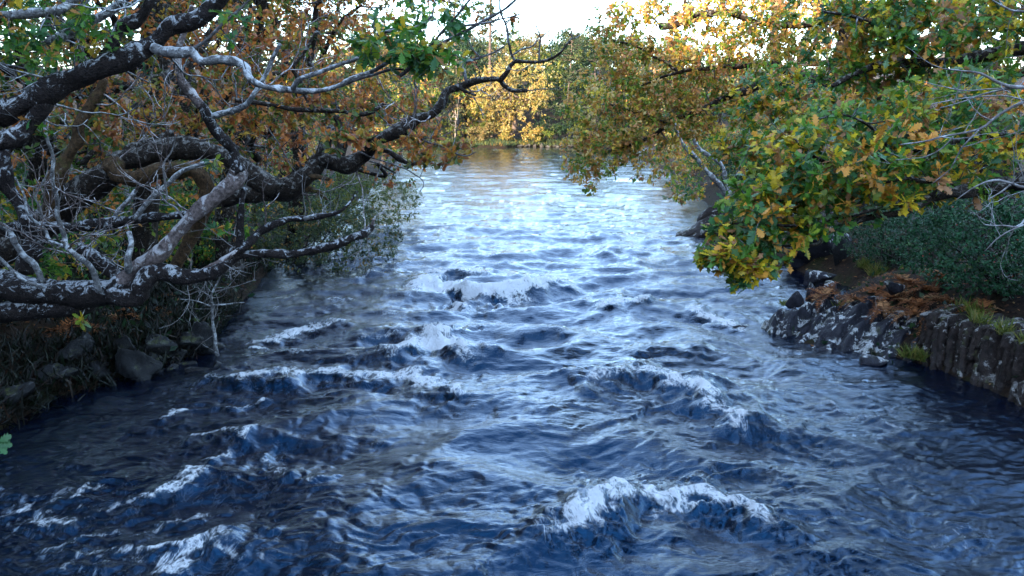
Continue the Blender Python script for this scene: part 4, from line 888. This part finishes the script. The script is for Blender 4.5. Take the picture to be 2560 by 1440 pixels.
# ------------------------------------------------------------------ far shore
GF = 'trees of the far shore'
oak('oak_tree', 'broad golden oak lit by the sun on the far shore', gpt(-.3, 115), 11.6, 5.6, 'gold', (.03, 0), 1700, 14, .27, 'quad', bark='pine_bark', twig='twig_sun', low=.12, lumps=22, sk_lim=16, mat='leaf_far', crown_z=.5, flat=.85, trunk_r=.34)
def pine(label, base, h, clear, n, spread=2.0, pal='pine', name='pine_tree'):
    b = R3(base); t = thing(name, label, 'tree', b, 'pines of the far shore'); sk = Skel()
    p, r = crom(R3([b + (0, 0, -.3), b + (rng.normal() * .3, 0, h * .35), b + (rng.normal() * .4, 0, h * .7), b + (rng.normal() * .5, 0, h)]), R3([.24, .19, .14, .05]) * h / 22, .6)
    V, Fs = tube(p, r, 8, .1, 3); mk('trunk', V, Fs, M['pine_bark'], t); sk.add(p, r); T = []
    for i in range(n):
        z = clear + (1 - clear) * rng.random() ** .8; a = rng.random() * 6.28; c = np.array([np.interp(z * h + b[2], p[:, 2], p[:, k]) for k in (0, 1)])
        rr = spread * (1.15 - .6 * (z - clear) / (1 - clear)) * rng.uniform(.4, 1.1); e = np.array((c[0] + math.cos(a) * rr, c[1] + math.sin(a) * rr, b[2] + z * h + .2 * rr))
        q, qr = crom(R3([(c[0], c[1], b[2] + z * h), (R3((c[0], c[1], b[2] + z * h)) + e) / 2 + (0, 0, -.1), e]), R3([.06, .04, .015]), .4); V, Fs = tube(q, qr, 4); mk('branch', V, Fs, M['pine_bark'], t); sk.add(q, qr)
        T.append(e + rng.normal(size=(7, 3)) * (.55, .55, .22))
    T = np.vstack(T); tw = Bag(); d = grow(sk, T, tw, .03, .01, 3, .1, seg=2); tw.mk('twigs', M['pine_bark'], t, 'stuff')
    L = leaves_on(T, d, 15, .30, pal, 1.2, -.2, .3, .8); set_leaves(t, [L], 'quad', 0, 'leaf_far'); return t
pine('tallest pine with a long bare trunk left of the sky gap', gpt(-3.0, 119), 27, .34, 54)
pine('pine left of the tall pair behind the bare oak twigs', gpt(-8.2, 122), 24, .34, 44)
pine('round-topped pine right of the golden oak', gpt(8.4, 121), 14.5, .35, 40, 2.6)
pine('dark pine at the right end of the far shore', gpt(12.5, 124), 15, .25, 46, 2.8, 'dark')
pine('young pale pine left of the golden oak', gpt(-8.6, 116), 9, .15, 34, 1.5)
pine('young green pine with low branches near the left end of the far shore', gpt(-10.8, 117), 10, .12, 36, 1.6)
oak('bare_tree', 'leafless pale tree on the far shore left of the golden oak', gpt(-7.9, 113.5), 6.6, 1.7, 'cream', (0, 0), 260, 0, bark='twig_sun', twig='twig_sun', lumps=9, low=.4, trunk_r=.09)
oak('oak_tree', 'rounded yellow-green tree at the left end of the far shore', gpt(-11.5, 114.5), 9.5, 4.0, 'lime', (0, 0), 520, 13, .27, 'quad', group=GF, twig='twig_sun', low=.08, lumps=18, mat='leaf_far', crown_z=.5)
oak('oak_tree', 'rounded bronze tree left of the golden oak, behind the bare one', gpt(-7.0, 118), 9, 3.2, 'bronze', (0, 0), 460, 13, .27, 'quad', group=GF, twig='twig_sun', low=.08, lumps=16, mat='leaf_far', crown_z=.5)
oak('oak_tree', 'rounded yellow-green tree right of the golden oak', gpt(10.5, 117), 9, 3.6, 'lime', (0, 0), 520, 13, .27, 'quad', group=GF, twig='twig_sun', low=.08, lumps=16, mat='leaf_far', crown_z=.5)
FB = [('yellow shrub at the waterline below the golden oak', -1.0, 112.9, 2.0, 1.5, 'gold'), ('pale shrub by the waterline left of the yellow one', -3.2, 113, 2.6, 1.4, 'cream'), ('straw-coloured shrub at the left of the far waterline', -5.0, 113, 2.4, 1.6, 'cream'),
      ('small golden bush in front of the holly on the far shore', 3.0, 113.2, 3.0, 1.4, 'gold'), ('dark evergreen bush right of the golden oak', 5.2, 114, 4.6, 2.6, 'dark'), ('dark evergreen under the round-topped pine', 7.6, 115.5, 5.6, 2.8, 'dark'),
      ('green bush low beside the far rocks', 3.9, 113.6, 2.6, 1.6, 'lime'), ('lime bush left of the golden oak on the far shore', -4.4, 115, 5.0, 2.0, 'lime'), ('shaded evergreen at the left end of the far shore', -12.5, 115, 6, 3, 'dark'), ('shaded evergreen at the right end of the far shore', 11.5, 115.5, 6.5, 3.2, 'dark')]
for lab, x, y, h, r, pal in FB:
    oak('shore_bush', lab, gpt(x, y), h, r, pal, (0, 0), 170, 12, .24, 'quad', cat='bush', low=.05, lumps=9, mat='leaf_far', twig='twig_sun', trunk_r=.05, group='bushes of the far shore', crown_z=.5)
# hillside wood: four trees built once, then copied one by one
def copy_tree(src, loc, rz, s, label, group):
    r = src.copy(); COL.objects.link(r); r.location = tuple(loc); r.rotation_euler = (0, 0, rz); r.scale = (s, s, s); tag(r, label, None, group)
    for ch in src.children:
        c = ch.copy(); COL.objects.link(c); c.parent = r
    return r
GH = 'trees on the hill behind the far shore'
src = [oak('hill_tree', 'cream-leaved tree highest in the sky gap', gpt(1.0, 170), 11, 4.4, 'cream', (0, 0), 420, 13, .36, 'quad', mat='leaf_far', twig='twig_sun', group=GH, low=.1, lumps=18),
       oak('hill_tree', 'dark evergreen behind the golden oak', gpt(-3.5, 132), 11, 4.4, 'dark', (0, 0), 420, 13, .36, 'quad', mat='leaf_far', group=GH, low=.05, lumps=18, crown_z=.5),
       oak('hill_tree', 'lime tree on the slope right of the golden oak', gpt(9.5, 140), 10, 4.2, 'lime', (0, 0), 420, 13, .36, 'quad', mat='leaf_far', group=GH, low=.1, lumps=18),
       oak('hill_tree', 'olive tree on the slope at the right of the gap', gpt(16, 150), 11, 4.6, 'pine', (0, 0), 420, 13, .36, 'quad', mat='leaf_far', group=GH, low=.1, lumps=18)]
HT = [(1, 4.5, 134), (1, -9, 133), (1, 12.5, 136), (2, -15, 128), (0, -6, 160), (2, 7, 165), (3, 11.5, 168), (0, 15, 172), (2, -13, 150), (1, 19, 134), (3, -19, 140), (0, -22, 165), (1, -25, 126), (1, 25, 126), (2, 24, 150), (0, 6, 185), (2, -2, 178), (1, -20, 124), (3, 30, 150), (1, 33, 130), (2, -32, 135), (1, -40, 140), (1, 42, 140), (3, 22, 120), (1, -18, 117), (1, 17, 119)] + [((0, 2, 3, 0, 1)[i % 5], -36 + i * 5.2, 186 + (i * 37 % 11) * 3) for i in range(16)] + [((1, 2, 1)[i % 3], -30 + i * 7.5, 146 + (i * 29 % 7) * 2) for i in range(9)]
PN = {0: 'cream', 1: 'dark evergreen', 2: 'lime green', 3: 'olive'}
cntr = {}
for k, x, y in HT:
    cntr[k] = cntr.get(k, 0) + 1
    side = 'left' if x < -6 else 'right' if x > 6 else 'middle'
    copy_tree(src[k], gpt(x, y), rng.random() * 6.28, rng.uniform(.8, 1.15), f'{PN[k]} tree in the {side} of the wooded hill behind the far shore', GH)

# ------------------------------------------------------------------ rocks
def hit(px, py, lift=0.0):
    d = R3(ray(px, py)); o = np.array((0, 0, CAM_H)); ts = np.linspace(4, 60, 1400); q = o + d * ts[:, None]
    s = np.maximum(gz(q[:, 0], q[:, 1]), -0.02) + lift; k = int(np.argmax(q[:, 2] < s)); return q[k]
ICO = {}
def ico(sub):
    if sub not in ICO:
        bm = bmesh.new(); bmesh.ops.create_icosphere(bm, subdivisions=sub, radius=1.0)
        ICO[sub] = (R3([v.co[:] for v in bm.verts]), np.array([[v.index for v in f.verts] for f in bm.faces], np.int32)); bm.free()
    return ICO[sub]
def n3(p, f, o=0.0): return np.array([mnoise.fractal(Vector((x * f + o, y * f, z * f)), 1.0, 2.0, 4) for x, y, z in p])
def rock_np(half, seed, cuts=9, rough=.07, sub=4, strata=0.0, flat=.48):
    V, F = ico(sub); V = V.copy(); r = np.random.default_rng(seed)
    V *= 1.25
    for _ in range(cuts):
        nn = r.normal(size=3); nn /= np.linalg.norm(nn); d = r.uniform(flat, .88); e = V @ nn - d; m = e > 0; V[m] -= np.outer(e[m], nn) * .96
    w = V * R3(half); f = 1.6 / max(half)
    n_ = V / (np.linalg.norm(V, axis=1)[:, None] + 1e-9)
    w = w + n_ * (n3(w, f, seed * 3.1) * rough * 1.6 * min(half) + n3(w, f * 4.5, seed) * rough * .55 * min(half))[:, None]
    if strata: w = w + n_ * (np.sin(w[:, 2] / min(half) * strata + 2 * n3(w, f, seed + 7.)) * rough * .5 * min(half))[:, None]
    return w, F
def rot(V, rz=0, rx=0, ry=0):
    m = (Matrix.Rotation(rz, 3, 'Z') @ Matrix.Rotation(rx, 3, 'X') @ Matrix.Rotation(ry, 3, 'Y')); return V @ R3(m).T
GB = 'stones along the left water edge'
BO = [  # label, px, py (foot), half sizes, turn, sub
 ('big wedge-shaped boulder where the left foam line begins', 335, 962, (.40, .42, .46), .5, 4),
 ('rounded tan boulder just behind the big wedge', 366, 922, (.34, .28, .24), .3, 4), ('grey boulder at the left shoulder of the wedge', 308, 925, (.22, .25, .24), 1.1, 3),
 ('pale-crusted boulder at far left of the stone row', 182, 912, (.32, .30, .26), .2, 4), ('dark flat-topped boulder behind the pale-crusted one', 200, 884, (.36, .3, .2), 2.2, 4),
 ('lichen-white boulder in the middle of the stone row', 306, 893, (.23, .22, .24), .9, 4), ('broad mottled boulder behind the row', 385, 882, (.38, .3, .24), 1.7, 4),
 ('round grey boulder near the sapling', 460, 874, (.27, .26, .25), .4, 4), ('dark pyramid boulder beside the sapling', 500, 892, (.34, .3, .36), .8, 4),
 ('small blocky brown stone below the round grey boulder', 446, 903, (.17, .15, .15), .2, 3), ('flat plate stone at the end of the row', 458, 917, (.28, .12, .07), .1, 3),
 ('small pale stone below the flat plate', 428, 931, (.13, .1, .09), 1.2, 3), ('long plank-like slab reaching into the water', 505, 938, (.38, .13, .07), -.1, 3),
 ('blue-grey stone left of the wedge in the water', 240, 957, (.2, .16, .2), .5, 3), ('small dark stone behind the blocky one', 408, 903, (.15, .14, .12), .6, 3),
 ('tiny white stone at the water line', 396, 937, (.09, .07, .07), .2, 3), ('pale flat stone on the bank above the row', 236, 858, (.18, .12, .09), .2, 3),
 ('small pale stone next to the flat one on the bank', 254, 856, (.1, .09, .1), .2, 3), ('mossy dark rock at the lower left shore', 120, 965, (.34, .3, .2), .6, 4),
 ('dark shore rock at the left frame edge', 20, 1010, (.36, .3, .22), .1, 4), ('small stone in the ripples off the plank slab', 545, 925, (.12, .1, .1), .7, 3)]
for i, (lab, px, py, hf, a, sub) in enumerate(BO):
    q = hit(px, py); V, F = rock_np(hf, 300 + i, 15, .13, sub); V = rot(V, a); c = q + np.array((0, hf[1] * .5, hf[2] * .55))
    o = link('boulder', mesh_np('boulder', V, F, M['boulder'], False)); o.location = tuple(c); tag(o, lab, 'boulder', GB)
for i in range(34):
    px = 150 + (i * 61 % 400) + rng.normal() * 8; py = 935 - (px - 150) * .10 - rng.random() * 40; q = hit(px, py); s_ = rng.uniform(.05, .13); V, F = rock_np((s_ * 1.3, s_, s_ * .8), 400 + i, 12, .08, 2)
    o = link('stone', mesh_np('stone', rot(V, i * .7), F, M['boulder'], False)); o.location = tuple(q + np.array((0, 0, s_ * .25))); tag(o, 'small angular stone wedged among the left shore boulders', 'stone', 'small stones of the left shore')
def rock_thing(name, label, loc, slabs, mat, part='slab', cat='rock', smooth=False, big=1.3):
    t = thing(name, label, cat, loc)
    for i, (x, y, z, hx, hy, hz, rz, rx, ry) in enumerate(slabs):
        hx, hy, hz = hx * big, hy * big, hz * big
        V, F = rock_np((hx, hy, hz), int(abs(x * 91 + y * 37 + z * 11)) + i, 13, .10, 4 if max(hx, hy, hz) > .45 else 3, 5.0); V = rot(V, rz, rx, ry) + np.array((x, y, z))
        mk(part, V, F, M[mat], t, smooth)
    return t
FP = R3([(5.1, 16.35), (5.3, 15.8), (5.85, 15.1), (6.45, 14.45), (7.1, 14.0), (7.9, 13.7), (9.2, 13.6), (9.2, 18.6), (7.9, 18.5), (7.0, 18.0), (6.1, 17.3), (5.2, 16.75)])
def poly_d(x, y, poly):
    d = np.full(x.shape, 1e9); ins = np.zeros(x.shape, bool); n = len(poly)
    for i in range(n):
        a, b_ = poly[i], poly[(i + 1) % n]; ab = b_ - a; t = np.clip(((x - a[0]) * ab[0] + (y - a[1]) * ab[1]) / (ab @ ab), 0, 1); d = np.minimum(d, np.hypot(x - a[0] - t * ab[0], y - a[1] - t * ab[1]))
        c = ((a[1] > y) != (b_[1] > y)) & (x < (b_[0] - a[0]) * (y - a[1]) / (b_[1] - a[1] + 1e-12) + a[0]); ins ^= c
    return np.where(ins, d, -d)
oc = thing('rock_outcrop', 'dark slabby rock outcrop with white lichen jutting from the right bank', 'rock', (6.6, 15.4, 0))
ox, oy = np.meshgrid(np.linspace(4.5, 9.3, 175), np.linspace(13.3, 18.8, 195)); wq = .18 * fbm(ox * .9, oy * .9, 201, 3)
od = poly_d(ox + .25 * fbm(ox * 1.6, oy * 1.6, 202, 3), oy + .25 * fbm(ox * 1.6 + 4, oy * 1.6, 203, 3), FP)
sa = -.62 * ox + .78 * oy + wq; al = .78 * ox + .62 * oy; bed = np.floor(sa / .34); fr = sa / .34 - bed
seg = np.floor((al + (bed * .37) % 1.0) / 1.15); hsh = (_h(bed + 500, seg + 500, 9) / 65536.0) - .5
oz = -.30 + 1.12 * (1 - np.exp(-np.clip(od + .12, 0, 9) / .95)) - .5 * np.clip(-od - .1, 0, 2) * 2 + sstep(0, .3, od) * (.26 * hsh + .20 * (.5 - fr)) + .10 * fbm(ox * 2.2, oy * 2.2, 204, 4) + .045 * fbm(ox * 7, oy * 7, 205, 3) - .05 * sstep(.12, 0, fr) * sstep(0, .3, od)
ov = np.stack([ox + .03 * pn(ox * 6, oy * 6, 206), oy + .05 * pn(ox * 5, oy * 5, 207), oz], -1).reshape(-1, 3); nxo = ox.shape[1]
iq = (np.arange(ox.shape[0] - 1)[:, None] * nxo + np.arange(nxo - 1)[None]).ravel(); oq = np.stack([iq, iq + 1, iq + nxo + 1, iq + nxo], -1); ok_ = (od.ravel()[iq] > -.45)
key = (bed * 100 + seg).ravel()[iq]; small = []
for kk in np.unique(key[ok_]):
    f_ = oq[ok_ & (key == kk)]
    u_, inv_ = np.unique(f_, return_inverse=True); mk('slab', ov[u_], inv_.reshape(-1, 4), M['rock'], oc, True)
for i, (x, y, z, hx, hy, hz, a) in enumerate([(4.95, 16.5, 0, .3, .2, .16, .4), (6.7, 14.15, .0, .36, .2, .14, .3), (7.2, 18.3, .75, .4, .25, .22, .2), (6.3, 17.2, .5, .22, .16, .22, .3), (6.7, 17.35, .55, .2, .16, .26, .5), (7.05, 17.3, .6, .2, .15, .28, .1), (7.9, 16.0, 1.0, .3, .2, .16, .2)]):
    V, F = rock_np((hx, hy, hz), 900 + i, 13, .09, 3); mk('stone', rot(V, a) + np.array((x, y, z)), F, M['rock'], oc, False)
rs = np.random.default_rng(5)
slb = thing('slate_bank', 'wall of upright splintered slate along the right water edge', 'rock', (8.0, 12.4, 0))
wp = R3([(7.35, 14.35, 0), (7.62, 13.6, 0), (7.85, 12.7, 0), (7.98, 11.7, 0), (8.05, 10.2, 0)]); wl_, _ = crom(wp, np.zeros(5), .013); ns = len(wl_); nt_ = 46
ss = np.concatenate([[0], np.cumsum(np.linalg.norm(np.diff(wl_, axis=0), axis=1))])
T_ = np.gradient(wl_, axis=0); T_ /= np.linalg.norm(T_, axis=1)[:, None]; O_ = np.stack([T_[:, 1], -T_[:, 0], T_[:, 2] * 0], -1); O_ = np.where(O_[:, :1] > 0, -O_, O_)
tv = np.linspace(0, 1, nt_)[None]; S_ = ss[:, None]; hz_ = np.minimum(tv / .74, 1); inn = np.clip((tv - .74) / .26, 0, 1)
sh = S_ + .26 * hz_ + .05 * fbm(S_ * 2 + 0 * tv, hz_ * 2 + 0 * S_, 301, 3); wb_ = .085; bd = np.floor(sh / wb_ + .45 * fbm(sh * 4, tv * 1.5 + 0 * S_, 302, 2)); fb_ = sh / wb_ - np.floor(sh / wb_)
hb_ = _h(bd + 900, bd * 0 + 3, 4) / 65536. - .5; sgm = np.floor(hz_ * 2.6 + _h(bd + 900, bd * 0 + 8, 6) / 65536. * 2); hs_ = _h(bd + 900, sgm + 40, 7) / 65536. - .5
dsp = .26 * hb_ + .16 * hs_ + .05 * fbm(S_ * 9, tv * 9 + 0 * S_, 303, 3) - .035 * sstep(.85, 1.0, fb_)
ztop = .90 + .22 * hb_ + .10 * fbm(S_ * 1.2 + 0 * tv, S_ * 0 + .5 + 0 * tv, 304, 2)
zz = -.45 + (ztop + .45) * hz_ + inn * (.10 + .08 * hs_); out_ = dsp * (1 - .5 * inn) - .34 * hz_ - .75 * inn
wv = wl_[:, None] + O_[:, None] * out_[..., None]; wv[..., 2] = zz; wv = wv.reshape(-1, 3)
iq = (np.arange(ns - 1)[:, None] * nt_ + np.arange(nt_ - 1)[None]).ravel(); wq = np.stack([iq, iq + nt_, iq + nt_ + 1, iq + 1], -1); key = bd.ravel()[iq]
for kk in np.unique(key):
    u_, inv_ = np.unique(wq[key == kk], return_inverse=True); mk('slate', wv[u_], inv_.reshape(-1, 4), M['slate'], slb, False)
q = hit(2005, 672); rock_thing('boulder', 'square dark boulder speckled with lichen under the oak leaves', tuple(q), [(q[0] + .3, q[1] + .4, q[2] + .55, .72, .6, .68, .3, 0, .05)], 'rock', 'stone', 'boulder')
q = hit(1745, 592); rock_thing('rock_ledge', 'pale streaked rock ledge dipping into the river below the forked trunk', tuple(q), [(q[0] + .4, q[1] + .3, .22, 1.0, .5, .42, .25, 0, -.3), (q[0] - .3, q[1], .05, .6, .3, .2, .2, 0, -.25), (q[0] + 1.0, q[1] + .8, .6, .8, .5, .5, .3, 0, -.2)], 'slate')
q = hit(2098, 652); rock_thing('standing_stone', 'upright grey stone slab at the bank behind the square boulder', tuple(q), [(q[0], q[1], q[2] + .3, .26, .1, .42, .2, 0, .05)], 'boulder', 'stone')
for i in range(15):
    x = 1.2 + i * .55 + rs.normal() * .3; V, F = rock_np((.4 * rs.uniform(.4, 1.5), .3, .2 * rs.uniform(.5, 1.6)), 700 + i, 9, .06, 3); o = link('shore_rock', mesh_np('shore_rock', V, F, M['farrock'], False))
    yy_ = FAR_Y + 1.2 * math.sin(x * .35) + .6 * math.sin(x * .9) + .5; o.location = (x, yy_, .18 + .1 * rs.random()); o.rotation_euler = (0, 0, rs.random() * 3); tag(o, 'pale stone in the low rocky rim of the far shore', 'rock', 'rim stones of the far shore')

# ------------------------------------------------------------------ undergrowth
def scatter(x0, x1, y0, y1, n, dmin, dmax):
    x = rng.uniform(x0, x1, n * 3); y = rng.uniform(y0, y1, n * 3); d = out_d(x, y); m = (d > dmin) & (d < dmax); x = x[m][:n]; y = y[m][:n]; return np.stack([x, y, gz(x, y)], -1)
def tufts(name, label, cat, pts, per, size, pal, mat, kind='needle', spread=.55, up=1.0, jit=.06, tmpl=None):
    k = np.repeat(np.arange(len(pts)), per); m = len(k); ax = unit(m) * spread + np.array((0, 0, up)); nm = unit(m) + np.array((0, -.5, .2)); own = pick(pal, len(pts))[1]
    col = own[k] * rng.uniform(.6, 1.4, (m, 1)); b = Bag(); leaf_mesh(b, pts[k] + rng.normal(size=(m, 3)) * (jit, jit, jit * .3), ax, nm, size * rng.uniform(.5, 1.3, m), col, kind)
    o = b.mk(name, M[mat], None, 'stuff'); return tag(o, label, cat)
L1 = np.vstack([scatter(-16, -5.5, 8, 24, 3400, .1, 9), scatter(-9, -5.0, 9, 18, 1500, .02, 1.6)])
tufts('heather', 'shade-darkened heather and moss covering the left bank', 'heather', L1, 7, .29, 'heath', 'leaf', 'needle', .9, .8, .13)
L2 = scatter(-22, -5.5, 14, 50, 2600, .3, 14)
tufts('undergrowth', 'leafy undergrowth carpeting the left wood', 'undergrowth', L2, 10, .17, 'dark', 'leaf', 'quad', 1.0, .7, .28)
Rr = scatter(5, 18, 9, 40, 1500, .5, 10)
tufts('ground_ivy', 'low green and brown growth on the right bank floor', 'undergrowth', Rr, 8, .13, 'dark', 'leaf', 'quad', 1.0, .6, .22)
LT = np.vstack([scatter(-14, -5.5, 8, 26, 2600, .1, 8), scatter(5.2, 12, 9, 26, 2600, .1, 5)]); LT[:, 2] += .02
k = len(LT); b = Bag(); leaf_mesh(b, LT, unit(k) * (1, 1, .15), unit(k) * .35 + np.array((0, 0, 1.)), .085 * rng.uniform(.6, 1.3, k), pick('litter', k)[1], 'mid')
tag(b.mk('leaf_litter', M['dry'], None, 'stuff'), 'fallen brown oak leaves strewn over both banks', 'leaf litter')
sx_ = rng.uniform(-16, 17, 900); sy_ = FAR_Y + 1.2 * np.sin(sx_ * .35) + .6 * np.sin(sx_ * .9) + rng.uniform(.3, 3.6, 900)
tufts('shore_grass', 'low olive grass fringing the far shore', 'grass', np.stack([sx_, sy_, gz(sx_, sy_)], -1), 9, .42, 'willow', 'leaf_far', 'needle', .6, 1.0, .25)
# bracken
def bracken(label, base, n=9, L=.6, group='bracken plants'):
    t = thing('bracken', label, 'fern', base, group); b = R3(base)
    for i in range(n):
        a = rng.random() * 6.28; e = rng.uniform(.15, .8); q = [b]; d = np.array((math.cos(a) * .6, math.sin(a) * .6, e))
        for s in range(7): d = d + np.array((0, 0, -.17)); q.append(q[-1] + d / np.linalg.norm(d) * L * rng.uniform(.8, 1.1) / 7)
        q = R3(q); bag = Bag(); V, Fs = tube(q, np.linspace(.005, .002, 8), 3, cap=False); c = pick('fern', 1)[1][0]; bag.add(V, Fs, c * .6)
        for s in range(1, 8):
            T = q[s] - q[s - 1]; T /= np.linalg.norm(T); S = np.cross(T, (0, 0, 1.)); S /= np.linalg.norm(S) + 1e-9; ln = L * .30 * (1 - s / 9)
            pp = np.repeat(q[s][None], 4, 0); pp[2:] -= T * L / 14; ax = R3([S, -S, S, -S]) + T * .35 + rng.normal(size=(4, 3)) * .15
            leaf_mesh(bag, pp, ax, np.tile(np.cross(S, T) * -1, (4, 1)) + rng.normal(size=(4, 3)) * .2, np.full(4, ln) * rng.uniform(.8, 1.2, 4), np.tile(c, (4, 1)) * rng.uniform(.6, 1.4, (4, 1)), 'pinna')
        bag.mk('frond', M['dry'], t, None)
    return t
LB = [(300, 800, 'bent brown bracken under the fallen trunk'), (360, 790, 'rust bracken right of the trunk fork'), (250, 835, 'pale bracken frond above the pale flat stone'), (410, 810, 'brown bracken behind the sapling'), (330, 840, 'small bracken over the lichen-white boulder'), (450, 770, 'bracken at the foot of the broken low limb'), (150, 830, 'dark bracken at the left under the fallen trunk'), (380, 760, 'bracken in the shade under the curved low limb')]
for px, py, lab in LB: bracken(lab, hit(px, py), 9, .7)
TB = [(6.6, 16.5, 'brown bracken on the crest of the outcrop'), (7.2, 16.2, 'rust bracken over the upper slabs'), (7.4, 15.4, 'flattened bracken above the white-spotted slabs'), (7.7, 14.9, 'bracken where outcrop and slate wall meet'), (7.9, 14.4, 'thin bracken spilling over the slate corner'), (7.0, 17.2, 'bracken behind the outcrop stones')]
for x, y, lab in TB: bracken(lab, np.array((x, y, max(float(gz(x, y)), .72))), 12, .5)
RB = [(2260, 720, 'orange bracken below the holly'), (2320, 740, 'orange bracken on top of the outcrop'), (2230, 760, 'rust bracken between outcrop slabs'), (2290, 780, 'flattened rust bracken above the dark slabs'), (2360, 770, 'bracken at the brink of the slate wall'), (2400, 800, 'brown bracken above the slate wall'), (2180, 745, 'small bracken at the back of the outcrop'), (2340, 710, 'bracken tucked under the holly skirt'), (2450, 790, 'bracken right of the grass tuft')]
for px, py, lab in RB: bracken(lab, hit(px, py) + np.array((0, 0, .12)), 13, .62)
def grass(label, base, n, L, pal='grass', name='grass_tuft'):
    b = Bag(); p = np.zeros((n, 3)) + rng.normal(size=(n, 3)) * (.07, .07, 0); leaf_mesh(b, p, unit(n) * .75 + np.array((0, 0, 1.)), unit(n) + np.array((0, -.5, 0)), L * rng.uniform(.5, 1.2, n), pick(pal, n)[1], 'needle')
    o = b.mk(name, M['leaf'], None, None); o.location = tuple(base); return tag(o, label, 'grass', 'grass tufts on the right bank')
for i, (x, y) in enumerate([(8.15, 13.5), (8.25, 12.9), (8.3, 12.3), (8.4, 11.7), (8.4, 11.2)]): grass('olive grass overhanging the brink of the slate wall', np.array((x, y, max(float(gz(x, y)), .9))), 90, .28)
grass('tall yellow-green grass tuft on top of the slate wall', hit(2430, 800), 150, .42); grass('short grass tuft left of the tall one', hit(2395, 790), 70, .3)
grass('green heath tuft behind the outcrop', hit(2190, 690), 170, .35); grass('olive tuft beside the dark boulder pool', hit(2160, 670), 130, .32); grass('grass hanging at the foot of the slate wall', hit(2300, 912) + np.array((0, 0, .1)), 90, .28); grass('small green tuft on the outcrop crest', hit(2110, 770), 70, .2); grass('green weed at the water line under the outcrop', hit(2270, 905) + np.array((0, 0, .1)), 90, .25); grass('olive tuft on the tip of the outcrop', hit(1960, 790) + np.array((0, 0, .25)), 60, .18)
# understorey bushes that close the left wood
UB = [('green hazel bush behind the half-fallen oak', -9.4, 14.6, 1.7, 1.3, 1.3, 'green'), ('dark hazel bush at left behind the lichen trunk', -11.5, 13.6, 1.8, 1.4, 1.5, 'dark'), ('yellow-green bush deep between the dead branches', -8.8, 18.0, 1.7, 1.4, 1.4, 'autumn'), ('green bush under the thick reaching limb', -8.4, 21.0, 1.6, 1.3, 1.2, 'green'),
      ('dark bush deep in the left wood', -13.0, 18.5, 2.2, 1.6, 1.9, 'dark'), ('rusty thicket far back in the left wood', -12.0, 24.0, 2.6, 1.8, 2.1, 'rust'), ('green thicket behind the red-leaved bush', -9.8, 27.0, 2.2, 1.6, 1.8, 'autumn'), ('olive thicket at the far left of the wood', -17.5, 22.0, 2.6, 1.8, 2.3, 'green'), ('bronze thicket behind the shore bushes', -10.4, 35.0, 2.6, 2.0, 2.2, 'bronze')]
for lab, x, y, rx, ry, rz, pal in UB: bush('hazel_bush', lab, gpt(x, y), rx, ry, rz, 380, pal, .13, 'quad', per=9, group='bushes in the left wood', stems=9)
# oak sprig poking in at the left edge
p0 = P(-60, 1105, 3.1); sg = thing('oak_sprig', 'blue-green oak sprig poking in at the lower left edge', 'sprig', p0)
q, r = crom(R3([p0, P(-35, 1107, 3.1), P(-8, 1106, 3.1)]), R3([.003, .0025, .002]), .02); V, Fs = tube(q, r, 5); mk('stem', V, Fs, M['twig'], sg)
for e, sz in (((30, 1078), .075), ((46, 1117), .08), ((24, 1146), .07), ((-30, 1150), .08)):
    a_ = P(-8, 1106, 3.1); leaf_obj(sg, a_, P(*e, 3.05) - a_, np.array((.1, -.8, .6)), sz, 'green', 1)
